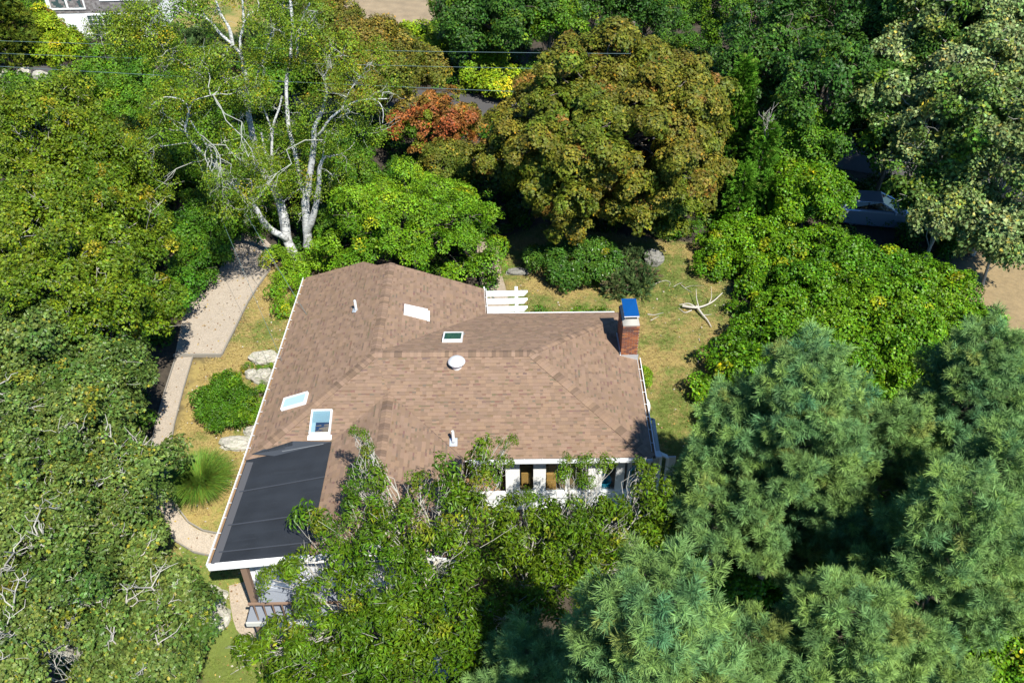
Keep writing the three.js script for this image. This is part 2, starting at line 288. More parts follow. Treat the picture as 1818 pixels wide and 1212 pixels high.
planes.forEach(([P, e0, e1], pi) => {
  let n = P[1].clone().sub(P[0]).cross(P[2].clone().sub(P[0])).normalize(); if (n.y < 0) n.negate();
  const along = e1.clone().sub(e0); along.y = 0; along.normalize();
  const u = along.clone().sub(n.clone().multiplyScalar(along.dot(n))).normalize();
  let v = n.clone().cross(u).normalize(); if (v.y < 0) v.negate();
  const right = u.clone().cross(v).dot(n) > 0;
  const O = P[0], Q = P.map((p) => { const d = p.clone().sub(O); return [d.dot(u), d.dot(v)]; });
  for (let i = 1; i + 1 < P.length; i++) { const a = P[0].clone().addScaledVector(n, -0.01), b = P[i].clone().addScaledVector(n, -0.01), c = P[i + 1].clone().addScaledVector(n, -0.01); deckAcc.tri(a, b, c); const dn = (w) => w.clone().addScaledVector(n, -0.11); deckAcc.tri(dn(a), dn(c), dn(b)); }
  P.forEach((p, i) => { const w = P[(i + 1) % P.length], t = (k, d) => k.clone().addScaledVector(n, d); deckAcc.quad(t(p, -0.01), t(p, -0.12), t(w, -0.12), t(w, -0.01)); });
  let area = 0; Q.forEach((a, i) => { const b = Q[(i + 1) % Q.length]; area += a[0] * b[1] - a[1] * b[0]; });
  const QQ = area > 0 ? Q : Q.slice().reverse();
  const clipAll = (poly) => { let c = poly; for (let i = 0; i < QQ.length && c.length; i++) { const [ax, ay] = QQ[i], [bx, by] = QQ[(i + 1) % QQ.length], f = (p) => (bx - ax) * (p[1] - ay) - (by - ay) * (p[0] - ax), out = []; for (let k = 0; k < c.length; k++) { const p = c[k], w = c[(k + 1) % c.length], dp = f(p), dw = f(w); if (dp >= 0) out.push(p); if ((dp >= 0) !== (dw >= 0)) { const t = dp / (dp - dw); out.push([lerp(p[0], w[0], t), lerp(p[1], w[1], t)]); } } c = out; } return c; };
  const us = Q.map((a) => a[0]), vs = Q.map((a) => a[1]), u0 = Math.min(...us), u1 = Math.max(...us), v0 = Math.min(...vs), v1 = Math.max(...vs), EXP = 0.145;
  const fanY = (p) => { for (let i = 1; i + 1 < P.length; i++) { const [A, B, C] = [P[0], P[i], P[i + 1]], d = (B.z - C.z) * (A.x - C.x) + (C.x - B.x) * (A.z - C.z), a = ((B.z - C.z) * (p.x - C.x) + (C.x - B.x) * (p.z - C.z)) / d, b = ((C.z - A.z) * (p.x - C.x) + (A.x - C.x) * (p.z - C.z)) / d, c = 1 - a - b; if (Math.min(a, b, c) > -0.02 || i + 2 === P.length) return a * A.y + b * B.y + c * C.y; } };
  const W = ([x, y], h) => { const p = O.clone().addScaledVector(u, x).addScaledVector(v, y); p.y = fanY(p); return p.addScaledVector(n, h); };
  for (let cI = 0; v0 + cI * EXP < v1; cI++) {
    const y0 = v0 + cI * EXP, y1 = y0 + EXP;
    const wav = 0.0012 * nz(cI * 0.7, pi, 0);
    for (let x = u0 - rr() * 0.3; x < u1;) {
      const tall = rr() < 0.58, w = tall ? 0.14 + rr() * 0.16 : 0.08 + rr() * 0.1, base = tall ? 0.011 : 0.005, col = shingleCol(rr), dark = [0.158, 0.104, 0.07].map((k) => k * (0.85 + rr() * 0.3)), my = [0.98, 0.99, 1][cI % 3];
      const acc = new Acc();
      const put = (ya, yb, c, ha, hb) => { const c2 = clipAll([[x, ya], [x + w, ya], [x + w, yb], [x, yb]]); if (c2.length < 3) return; const hh = (p) => lerp(ha, hb, (p[1] - y0) / EXP); const pt = c2.map((p) => W(p, hh(p))); const uv = c2.map((p) => [p[0], p[1]]); for (let i = 1; i + 1 < pt.length; i++) right ? acc.tri(pt[0], pt[i], pt[i + 1], c, uv[0], uv[i], uv[i + 1]) : acc.tri(pt[0], pt[i + 1], pt[i], c, uv[0], uv[i + 1], uv[i]); };
      const hb = 0.001 + wav, ha = base + wav;
      if (tall) put(y0, y1, col.map((k) => k * my), ha, hb);
      else { const f = y0 + EXP * (0.45 + 0.2 * rr()); put(y0, f, col.map((k) => k * 0.95), ha, hb); put(f, y1, dark, ha, hb); }
      const cl = clipAll([[x, y0], [x + w, y0], [x + w, y0 + 0.004], [x, y0 + 0.004]]);   // butt edge
      if (cl.length > 2) { const xa = Math.min(...cl.map((p) => p[0])), xb = Math.max(...cl.map((p) => p[0])); acc.quad(W([xa, y0], ha), W([xa, y0], -0.004), W([xb, y0], -0.004), W([xb, y0], ha), dark, [[xa, y0], [xa, y0], [xb, y0], [xb, y0]]); }
      x += w;
      if (!acc.p.length) continue;
      if (pi === 3 && w > 0.14 && singles.length < 300 && x > 2.0 && rr() < 0.42) singles.push(acc); else { fieldAcc.p.push(...acc.p); fieldAcc.c.push(...acc.c); fieldAcc.u.push(...acc.u); fieldAcc.hasC = fieldAcc.hasU = true; }
    }
  }
});
part(roof, 'roof_deck', deckAcc.geo(), std([0.12, 0.08, 0.06], 0.9));
singles.forEach((a) => part(roof, 'shingle', a.geo(), shingleMat));
part(roof, 'shingle_field', fieldAcc.geo(), shingleMat).userData.kind = 'stuff';
// ridge and hip caps: folded shingles overlapping along each line
function caps(a, b, na, nb, w = 0.2) {
  const L = a.distanceTo(b), d = b.clone().sub(a).normalize(), N = Math.floor(L / 0.145), up = na.clone().add(nb).normalize();
  const sa = d.clone().cross(na).normalize(), sb = d.clone().cross(nb).normalize();
  const lo = (s) => (s.y > 0 ? s.negate() : s), wa = lo(sa), wb = lo(sb);
  for (let i = 0; i < N; i++) {
    const t0 = i * L / N, t1 = (i + 1) * L / N + 0.02, k = ((q0, f0) => q0.map((c) => c * f0))(shingleCol(rr), rr() < 0.28 ? 0.7 : 1.04), c = new Acc();
    const p0 = a.clone().addScaledVector(d, t0).addScaledVector(up, 0.022), p1 = a.clone().addScaledVector(d, t1).addScaledVector(up, 0.012);
    const e = (p, s, h) => p.clone().addScaledVector(s, w).addScaledVector(up, h);
    const uv = [[0, 0], [w, 0], [w, 0.16], [0, 0.16]];
    c.quad(p0, p1, e(p1, wa, 0.006), e(p0, wa, 0.006), k, uv); c.quad(p0, e(p0, wb, 0.006), e(p1, wb, 0.006), p1, k, uv);
    const dk = k.map((x) => x * 0.6), dn = (p) => p.clone().addScaledVector(up, -0.03);
    c.quad(p0, e(p0, wa, 0.006), dn(e(p0, wa, 0.006)), dn(p0), dk, uv); c.quad(p0, dn(p0), dn(e(p0, wb, 0.006)), e(p0, wb, 0.006), dk, uv);
    c.quad(e(p0, wa, 0.006), e(p1, wa, 0.006), dn(e(p1, wa, 0.006)), dn(e(p0, wa, 0.006)), dk, uv); c.quad(e(p0, wb, 0.006), dn(e(p0, wb, 0.006)), dn(e(p1, wb, 0.006)), e(p1, wb, 0.006), dk, uv);
    part(roof, 'ridge_cap', c.geo(), shingleMat);
  }
}
const nrm = (a, b, c) => { const n = b.clone().sub(a).cross(c.clone().sub(a)).normalize(); return n.y < 0 ? n.negate() : n; };
const nL = nrm(q.L2, q.NW, q.R0), nF = nrm(q.FI, q.FR, q.R1), nB = nrm(q.R0, q.BR, q.IB), nN = nrm(q.R0, q.IB, q.NE), nR = nrm(q.R1, q.FR, q.BR), nSL = nrm(q.T, q.MTR, q.MBR), nSR = nrm(q.T, q.SE, q.SR);
caps(q.R0, q.K, nL, nN); caps(q.FR, q.R1, nF, nR); caps(q.BR, q.R1, nB, nR, 0.15); caps(q.L2, q.R0, nL, nF); caps(q.R0, q.R1, nF, nB); caps(q.SE, q.T, nSL, nSR);
{ // black membrane on the low corner with its seams, upturned lap and folded edge
  const up = V(0, 0.03, 0), memTex = dataTex(256, 256, (x, y) => { const k = 0.85 + 0.2 * nz(x / 120, 1, y / 20) + 0.2 * nz(x / 40, 5, y / 30) + (nz(x / 90, 8, y / 6) > 0.5 ? 0.2 : 0) + 0.1 * nz(x / 4, 3, y / 3); return [k, k, k]; }), mem = std([0.021, 0.025, 0.031], 0.55, { map: memTex }), m0 = new Acc(), N = 40, K = 26, grid = [];
  for (let j = 0; j <= K; j++) for (let i = 0; i <= N; i++) { const a = q.L2.clone().lerp(q.MTR, i / N), b = q.SWC.clone().lerp(q.MBR, i / N), p = a.lerp(b, j / K); p.y += 0.03 + 0.008 * nz(p.x * 1.3, 0, p.z * 2.2) + 0.006 * nz(p.x * 0.5, 2, p.z * 5); grid.push(p); }
  for (let j = 0; j < K; j++) for (let i = 0; i < N; i++) { const a = j * (N + 1) + i; const f = (ii, jj) => [ii / N, jj / K]; m0.quad(grid[a], grid[a + N + 1], grid[a + N + 2], grid[a + 1], null, [f(i, j), f(i, j + 1), f(i + 1, j + 1), f(i + 1, j)]); }
  let g = m0.geo(); part(roof, 'membrane', g, mem).userData.label = 'black rubber membrane on the low roof corner';
  const lap = (P) => { const a = new Acc(); for (let i = 1; i + 1 < P.length; i++) a.tri(P[0], P[i], P[i + 1]); return a.geo(); };
  const pl = (px, py) => { let p = at(px, py, 3); for (let i = 0; i < 12; i++) p = at(px, py, EAVE + 0.357 * (-22.3 - p.z) + 0.03); return p; };
  part(roof, 'membrane_lap', lap([[446, 806], [468, 797], [505, 797], [505, 791], [519, 791], [519, 783], [588, 784], [586, 800], [520, 812]].map(([x, y]) => pl(x, y))), std([0.03, 0.036, 0.045], 0.5));
  for (const t of [0.34, 0.66, 0.9]) { const a = q.L2.clone().lerp(q.SWC, t), b = q.MTR.clone().lerp(q.MBR, t); a.y += 0.045; b.y += 0.045; part(roof, 'membrane_seam', bar(a.lerp(b, 0.03), b, 0.05, 0.008), std([0.04, 0.045, 0.055], 0.45)); }
  const ea = q.L2.clone().lerp(q.SWC, 0.03), eb = q.SWC.clone(); ea.x += 0.16; eb.x += 0.16; ea.y += 0.055; eb.y += 0.055;
  part(roof, 'edge_strip', bar(ea, eb, 0.24, 0.012), std([0.075, 0.075, 0.08], 0.5));
  const chalk = std([0.16, 0.17, 0.18], 0.8); part(roof, 'sealant_line', bar(pl(500, 801), pl(585, 786), 0.025, 0.008), chalk);
}
// gutters, fascia, rake boards
function gutter(a, b, out, mat, wide = 0.13) {
  const o = out.clone().multiplyScalar(wide), h = V(0, 0.11, 0), g = group(house, 'gutter');
  const s = (p, k, y) => p.clone().addScaledVector(out, k).add(V(0, y, 0));
  part(g, 'trough', mergeGeometries([bar(s(a, wide, -0.06), s(b, wide, -0.06), 0.014, 0.12), bar(s(a, 0.01, -0.07), s(b, 0.01, -0.07), 0.012, 0.1), bar(s(a, wide / 2, -0.12), s(b, wide / 2, -0.12), wide, 0.012)]), mat);
  part(g, 'lip', bar(s(a, wide - 0.006, 0.006), s(b, wide - 0.006, 0.006), 0.03, 0.012), M.white);
  const n = Math.floor(a.distanceTo(b) / 0.62);
  for (let i = 1; i < n; i++) { const p = a.clone().lerp(b, i / n); part(g, 'hanger', bar(s(p, -0.03, -0.004), s(p, wide, -0.004), 0.018, 0.012, V(0, 1, 0)), M.white); }
  part(g, 'leaf_litter', bar(s(a, wide / 2, -0.1), s(b, wide / 2, -0.1), wide * 0.8, 0.012), std([0.2, 0.12, 0.06], 1));
  return g;
}
gutter(q.NW, q.L2, V(-1, 0, 0), M.gutter); gutter(q.L2.clone().add(V(0, 0, 0.02)), q.SWC, V(-1, 0, 0), M.gutter);
gutter(q.FI.clone().add(V(0.15, 0, 0)), q.FR, V(0, 0, 1), M.gutter); gutter(V(4.9, 2.88, -22.3), V(5.0, 2.88, -27.75), V(1, 0, 0), M.gutter);
gutter(q.NE, q.IB.clone().add(V(0, 0, 0.1)), V(1, 0, 0), M.gutter, 0.09);
part(house, 'fascia', bar(V(-1.0, 2.84, -30.9), V(4.4, 2.84, -30.82), 0.05, 0.16), M.white);
part(house, 'fascia', mergeGeometries([bar(V(-9.72, 2.82, -17.86), V(-6.5, 3.06, -17.96), 0.06, 0.2), bar(V(-6.5, 3.04, -17.96), V(-4.56, 3.73, -17.92), 0.06, 0.2), bar(V(-4.56, 3.73, -17.92), V(-1.75, 2.73, -17.92), 0.06, 0.2)]), M.white);
part(house, 'drip_edge', bar(V(-9.72, 2.935, -17.9), V(-6.5, 3.175, -18.0), 0.1, 0.02), M.white);
part(house, 'downspout', tubeGeo([{ pts: curve([V(5.12, 2.75, -25.4), V(5.2, 2.5, -25.35), V(5.16, 2.2, -25.1), V(5.12, 1.2, -24.4)], 12), rad: Array(13).fill(0.05) }], 8), M.white);
// skylights: curb, frame of four bars, pane, light well or shade
function onPlane(px, py, fn) { let h = 3.5; for (let i = 0; i < 30; i++) { const p = at(px, py, h); h = lerp(h, fn(p), 0.7); } return at(px, py, h); }
const hL = (p) => 2.9 + 0.355 * (p.x + 9.45), hF = (p) => 2.9 + 0.357 * (-22.3 - p.z), hB = (p) => 2.9 + 0.345 * (p.z + 30.85), hN = (p) => 2.9 + 0.376 * (-1.2 - p.x);
function skylight(px, py, fn, n, w, l, kind, label, flip = 1) {
  const c = onPlane(px, py, (p) => fn(p) + 0.1), s = group(house, 'skylight'); s.userData.label = label;
  const down = V(n.x, 0, n.z).normalize(), v = down.clone().sub(n.clone().multiplyScalar(down.dot(n))).normalize(), u = n.clone().cross(v).normalize();
  const m = new THREE.Matrix4().makeBasis(u, n, v).setPosition(c);
  const b = (x0, x1, y0, y1, z0, z1) => box(x0, x1, y0, y1, z0, z1).applyMatrix4(m), W = w / 2, L = l / 2, f = 0.055;
  part(s, 'frame', mergeGeometries([b(-W, -W + f, -0.12, 0.03, -L, L), b(W - f, W, -0.12, 0.03, -L, L), b(-W + f, W - f, -0.12, 0.028, -L, -L + f), b(-W + f, W - f, -0.12, 0.028, L - f, L)]), M.white);
  const pane = kind === 'well' ? M.glass : kind === 'frost' ? M.frost : kind === 'blue' ? M.glassBlue : M.glassDark;
  part(s, 'glass', b(-W + f, W - f, 0.0, 0.008, -L + f, L - f), pane);
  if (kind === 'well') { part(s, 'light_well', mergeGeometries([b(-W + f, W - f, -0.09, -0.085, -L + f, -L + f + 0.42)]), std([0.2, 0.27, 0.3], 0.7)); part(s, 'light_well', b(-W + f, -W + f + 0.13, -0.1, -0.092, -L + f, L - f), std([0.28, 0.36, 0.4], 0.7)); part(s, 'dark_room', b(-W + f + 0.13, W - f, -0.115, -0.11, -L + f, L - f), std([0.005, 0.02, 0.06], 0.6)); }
  const fl = 0.12; part(s, 'flashing', mergeGeometries([b(-W - 0.05, W + 0.05, -0.094, -0.084, L, L + fl * (kind === 'well' ? 1.6 : 1))]), kind === 'well' || kind === 'frost' ? M.white : M.metal);
}
skylight(522, 711, hL, nL, 0.62, 1.02, 'blue', 'skylight with pale blue shade on the left slope');
skylight(569, 748.5, hF, nF, 0.76, 0.98, 'well', 'skylight with open view into a dark room above the black membrane');
skylight(738, 552.5, hN, nN, 0.6, 0.98, 'frost', 'white frosted skylight on the rear wing');
skylight(804, 596.5, hB, nB, 0.78, 0.92, 'dark', 'dark green glazed skylight behind the ridge');
{ // round spun-metal roof vent below the ridge
  const c = onPlane(811, 650, (p) => hF(p)), v = group(house, 'roof_vent'), L = (P) => { const g = new THREE.LatheGeometry(P.map(([x, y]) => new THREE.Vector2(x, y)), 40); g.translate(c.x, c.y, c.z); return g; };
  const alu = std([0.74, 0.75, 0.77], 0.4, { metalness: 0.35 });
  part(v, 'dome', L([[0.0, 0.42], [0.05, 0.418], [0.13, 0.4], [0.22, 0.36], [0.29, 0.3], [0.325, 0.25], [0.33, 0.22], [0.315, 0.215]]), alu);
  part(v, 'neck', L([[0.2, -0.1], [0.2, 0.24]]), alu);
  const m = new THREE.Matrix4().makeBasis(V(1, 0, 0), nF, V(1, 0, 0).cross(nF)).setPosition(c); part(v, 'flashing', box(-0.24, 0.24, 0.012, 0.02, -0.24, 0.3).applyMatrix4(m), M.metal);
}
for (const [px, py, fn, n, h] of [[632, 551, hL, nL, 0.5], [805, 785, hF, nF, 0.55]]) {
  const c = onPlane(px, py, fn), v = group(house, 'vent_pipe');
  const g = new THREE.LatheGeometry([[0.055, -0.1], [0.055, h], [0.047, h + 0.005], [0.045, h - 0.08]].map(([x, y]) => new THREE.Vector2(x, y)), 20); g.translate(c.x, c.y, c.z); part(v, 'pipe', g, M.white);
  const m = new THREE.Matrix4().makeBasis(V(1, 0, 0), n, V(1, 0, 0).cross(n)).setPosition(c); part(v, 'flashing', mergeGeometries([box(-0.14, 0.14, 0.012, 0.02, -0.16, 0.16).applyMatrix4(m), (() => { const k = new THREE.CylinderGeometry(0.062, 0.085, 0.1, 18); k.translate(c.x, c.y + 0.05, c.z); return k; })()]), M.flash);
}
{ // chimney of single bricks
  const ch = group(house, 'chimney'); ch.userData.label = 'red brick chimney with blue metal rain cap';
  const x0 = 4.32, x1 = 4.98, z1 = -27.62, z0 = -28.98, top = 4.62, y0 = 2.55, H = 0.0677, br = rng(77);
  part(ch, 'mortar', box(x0 + 0.012, x1 - 0.012, -0.5, top - 0.01, z0 + 0.012, z1 - 0.012), M.mortar);
  const cols = [[0.25, 0.085, 0.035], [0.2, 0.07, 0.035], [0.14, 0.055, 0.038], [0.3, 0.115, 0.045], [0.1, 0.05, 0.04]].map((c) => std(c, 0.9));
  const full = new RoundedBoxGeometry(0.2, 0.057, 0.1, 1, 0.006), rest = [];
  const lay = (len, place, keep) => { for (let j = 0; y0 + j * H + 0.06 < top; j++) { const off = j % 2 ? -0.106 : 0; for (let s = off; s < len - 0.02; s += 0.2127) { const a = Math.max(0, s), b = Math.min(len, s + 0.2); if (b - a < 0.05) continue; const proud = j >= Math.floor((top - y0) / H) - 2 ? 0.02 : 0; const sc = (b - a) / 0.2, y = y0 + j * H + 0.03, m = place((a + b) / 2, y, 0.006 * br() + proud, sc);
    const dark = smooth(3.9, 4.5, y) * 0.8, mat = cols[br() < dark ? 2 + 2 * Math.floor(br() * 2) : Math.floor(br() * 4)];
    if (keep) { const k = shade(new THREE.Mesh(full, mat)); k.name = 'brick'; k.applyMatrix4(m); k.position.sub(hp); ch.add(k); } else rest.push(full.clone().applyMatrix4(m)); } } };
  const R = (ry) => new THREE.Matrix4().makeRotationY(ry), T = (x, y, z) => new THREE.Matrix4().makeTranslation(x, y, z), S = (k) => new THREE.Matrix4().makeScale(k, 1, 1);
  lay(x1 - x0, (s, y, p, k) => T(x0 + s, y, z1 - 0.05 + p).multiply(S(k)), true);
  lay(z1 - z0 - 0.1, (s, y, p, k) => T(x0 + 0.05 - p, y, z1 - 0.1 - s).multiply(R(Math.PI / 2)).multiply(S(k)), true);
  lay(z1 - z0 - 0.1, (s, y, p, k) => T(x1 - 0.05 + p, y, z1 - 0.1 - s).multiply(R(Math.PI / 2)).multiply(S(k)), false);
  part(ch, 'brick_rear', mergeGeometries(rest), cols[1]).userData.kind = 'stuff';
  const crown = new THREE.CylinderGeometry(0.5, 0.707, 1, 4, 1); crown.rotateY(Math.PI / 4); crown.scale(x1 - x0 - 0.01, 0.17, z1 - z0 - 0.01); crown.translate((x0 + x1) / 2, top + 0.085, (z0 + z1) / 2); part(ch, 'crown', crown.toNonIndexed(), M.concrete);
  const cx = (x0 + x1) / 2, cz = (z0 + z1) / 2, cw = 0.26, cl = 0.53, cy = 5.02;
  part(ch, 'flue', mergeGeometries([box(cx - 0.2, cx + 0.2, top + 0.1, cy - 0.14, cz - 0.44, cz + 0.44)]), std([0.05, 0.055, 0.06], 0.6));
  for (const [sx, sz] of [[1, 1], [1, -1], [-1, 1], [-1, -1]]) part(ch, 'cap_post', box(cx + sx * 0.22 - 0.012, cx + sx * 0.22 + 0.012, top + 0.1, cy - 0.03, cz + sz * 0.47 - 0.012, cz + sz * 0.47 + 0.012), M.metal);
  const a = new Acc(), pk = V(cx, cy + 0.035, cz), c4 = [V(cx - cw - 0.03, cy, cz - cl - 0.03), V(cx - cw - 0.03, cy, cz + cl + 0.03), V(cx + cw + 0.03, cy, cz + cl + 0.03), V(cx + cw + 0.03, cy, cz - cl - 0.03)];
  c4.forEach((p, i) => { const w = c4[(i + 1) % 4]; a.tri(p, w, pk); const d = V(0, -0.05, 0); a.quad(p, p.clone().add(d), w.clone().add(d), w); });
  part(ch, 'rain_cap', a.geo(), M.capBlue);
  part(ch, 'cap_rim', bar(V(cx - cw - 0.03, cy - 0.05, cz + cl + 0.045), V(cx + cw + 0.03, cy - 0.05, cz + cl + 0.045), 0.02, 0.03), M.white);
  part(ch, 'flashing', mergeGeometries([box(x0 - 0.03, x1 + 0.04, 2.9, 3.16, z1 - 0.02, z1 + 0.016), bar(V(x0 - 0.02, 3.2, z1), V(x0 - 0.02, 3.15, z0), 0.03, 0.14)]), M.flash);
}
{ // glazed front room: posts, sill, panes, floor and what stands in it
  const zf = -22.72, X = (px) => at(px, 855, 1.2).x;
  const post = (a, b, d = 0.12) => part(house, 'post', box(X(a), X(b), 0.36, 2.78, zf - d, zf), M.white);
  post(898, 923); post(947, 969); post(1004, 1010, 0.08); post(1044, 1069); post(1093, 1108); post(1113, 1120);
  part(house, 'sill', box(-2.2, 4.4, 0.36, 0.66, zf - 0.1, zf + 0.05), M.white); part(house, 'header', box(-2.2, 4.4, 2.55, 2.78, zf - 0.1, zf - 0.02), M.white);
  for (const [a, b] of [[923, 947], [969, 1004], [1010, 1044], [1069, 1093]]) part(house, 'window_pane', box(X(a), X(b), 0.66, 2.55, zf - 0.07, zf - 0.064), M.glass);
  part(house, 'floor', box(-2.19, 4.39, 0.35, 0.37, -24.87, zf - 0.12), std([0.2, 0.12, 0.06], 0.6));
  part(house, 'room_wall', box(-2.15, 4.35, 0.37, 2.7, -24.86, -24.83), std([0.2, 0.17, 0.14], 0.9));
  part(house, 'soffit', mergeGeometries([box(-1.75, 4.86, 2.78, 2.79, -22.9, -22.3), box(-9.6, -2.0, 2.79, 2.8, -19.0, -18.0)]), M.white);
  part(house, 'rear_ceiling', box(-2.19, 4.39, 2.79, 2.81, -24.89, -22.9), M.white);
}
{ // furniture behind the panes
  const X = (px) => at(px, 858, 0.9).x;
  for (const [a, b, lab] of [[926, 942, 'orange wooden chair behind the first dark window'], [970, 988, 'golden wooden cabinet behind the second window']]) {
    const x0 = X(a), x1 = X(b), t = thing(a < 950 ? 'chair' : 'cabinet', lab, a < 950 ? 'chair' : 'cabinet', V((x0 + x1) / 2, 0.37, -23.3));
    if (a < 950) { part(t, 'seat', box(x0, x1, 0.78, 0.83, -23.5, -23.05), M.wood); part(t, 'backrest', bar(V(x0, 1.1, -23.06), V(x1, 1.1, -23.06), 0.04, 0.5), M.wood); for (const [x, z] of [[x0 + 0.03, -23.46], [x1 - 0.03, -23.46], [x0 + 0.03, -23.08], [x1 - 0.03, -23.08]]) part(t, 'leg', box(x - 0.02, x + 0.02, 0.37, 0.78, z - 0.02, z + 0.02), M.wood); }
    else { part(t, 'carcass', new RoundedBoxGeometry(x1 - x0, 0.9, 0.4, 2, 0.015).translate((x0 + x1) / 2, 0.83, -23.25), M.wood); for (let k = 0; k < 3; k++) { part(t, 'drawer_front', box(x0 + 0.02, x1 - 0.02, 0.44 + k * 0.28, 0.68 + k * 0.28, -23.05, -23.035), M.wood); } }
  }
  const t = thing('tub', 'teal plastic tub behind the last front window', 'tub', V(X(1074), 0.37, -23.1)), g = new THREE.LatheGeometry([[0, 0.02], [0.2, 0], [0.26, 0.5], [0.28, 0.52], [0.25, 0.5], [0.2, 0.05]].map(([a, b]) => new THREE.Vector2(a, b)), 24);
  part(t, 'tub_body', g, M.teal, false); const h = new THREE.TorusGeometry(0.27, 0.012, 8, 32); h.rotateX(Math.PI / 2); h.translate(0, 0.52, 0); part(t, 'tub_rim', h, M.teal, false);
}
{ // porch under the black corner: post, wall pane, railing, deck edge
  const z = -18.1, xl = -8.85;
  part(house, 'porch_post', box(xl, xl + 0.2, -0.1, 2.78, z - 0.2, z), M.brownPost);
  part(house, 'porch_wall', box(xl + 0.2, -3, 0.6, 2.78, -18.75, -18.7), std([0.6, 0.62, 0.66], 0.6));
  part(house, 'porch_deck', box(xl, -2.5, 0.45, 0.6, -18.7, -17.4), std([0.2, 0.22, 0.26], 0.6));
  part(house, 'deck_edge', box(xl - 0.02, -2.5, 0.42, 0.6, -17.4, -17.34), M.greyWood);
  part(house, 'rail', box(xl + 0.2, -2.6, 1.45, 1.5, -17.5, -17.42), M.brownPost);
  for (let x = xl + 0.36; x < -2.7; x += 0.3) part(house, 'baluster', box(x, x + 0.04, 0.6, 1.45, -17.48, -17.44), M.brownPost);
  for (const x of [-8.7, -5.6, -2.7]) part(house, 'deck_leg', box(x, x + 0.14, -3, 0.45, -17.7, -17.56), M.brownPost);
}
{ // weathered rails and steps at the right-hand corner
  const t = thing('porch_railing', 'weathered grey porch railing at the front right corner of the house', 'railing', onGround(1165, 800));
  const P = [[1148, 744], [1160, 744], [1169, 803]].map(([x, y]) => at(x, y, 1.5));
  part(t, 'top_rail', bar(P[0], P[1], 0.1, 0.05), M.greyWood); part(t, 'top_rail', bar(P[1], P[2], 0.13, 0.05), M.greyWood);
  for (const k of [0, 0.25, 0.5, 0.75, 1]) { const p = P[1].clone().lerp(P[2], k); part(t, 'post', box(p.x - 0.04, p.x + 0.04, -0.4, 1.47, p.z - 0.04, p.z + 0.04), M.greyWood); }
  const f = thing('porch_bench', 'white slatted bench end beside the front gutter corner', 'bench', onGround(1172, 860));
  const a = at(1155, 808, 1.9), b = at(1174, 806, 1.9), c = at(1186, 811, 1.7);
  part(f, 'seat_board', bar(a, b, 0.32, 0.05, V(0, 1, 0)), M.white); part(f, 'arm_board', bar(b, c, 0.2, 0.05), M.whiteDirty);
  part(f, 'end_panel', box(c.x - 0.02, c.x + 0.3, 0.7, 1.72, c.z - 0.03, c.z + 0.03), M.greyWood);
  for (const p of [a, b, c]) part(f, 'leg', box(p.x - 0.05, p.x + 0.05, -0.8, p.y - 0.03, p.z - 0.05, p.z + 0.05), M.whiteDirty);
  const h = thing('garden_hose', 'teal garden hose hung in a coil by the front right corner', 'hose', at(1128, 838, 1.6));
  const hp2 = []; for (let i = 0; i <= 90; i++) { const w = i / 90 * Math.PI * 7; hp2.push(V(Math.cos(w) * (0.24 + 0.015 * Math.sin(w * 0.7)), Math.sin(w) * 0.34, 0.08 * Math.sin(w * 1.7) + i * 0.0015)); }
  part(h, 'coil', tubeGeo([{ pts: hp2, rad: Array(91).fill(0.03) }], 8), M.teal, false);
  part(h, 'hook', box(-0.04, 0.04, 0.28, 0.34, -0.2, 0.16), M.dark, false);
}
{ // white pergola between the rear wing and the walk
  const t = thing('pergola', 'white pergola of three rafters on one beam over the concrete walk', 'pergola', V(0.2, 0, -31.7)), y = 2.72;
  const raf = (py) => { const a = at(858, py, y), b = at(936.5, py - 0.5, y), s = new THREE.Shape(); const L = b.x - a.x; s.moveTo(0, -0.2); s.lineTo(L - 0.16, -0.2); s.lineTo(L, 0.0); s.lineTo(0, 0.0); const g = new THREE.ExtrudeGeometry(s, { depth: 0.15, bevelEnabled: true, bevelSize: 0.006, bevelThickness: 0.006, bevelSegments: 1 }); g.translate(a.x, y, a.z - 0.075); part(t, 'rafter', g, M.white); };
  [518.5, 532, 546].forEach(raf);
  const b0 = at(916.5, 512, y - 0.24), b1 = at(917.5, 556, y - 0.24); part(t, 'beam', bar(b0, b1, 0.14, 0.22), M.white);
  part(t, 'wall_plate', bar(at(859.5, 512, y - 0.1), at(861, 553, y - 0.1), 0.05, 0.2), M.white);
  for (const p of [b0.clone().lerp(b1, 0.06), b0.clone().lerp(b1, 0.94)]) part(t, 'post', box(p.x - 0.06, p.x + 0.06, 0, y - 0.36, p.z - 0.06, p.z + 0.06), M.white);
}
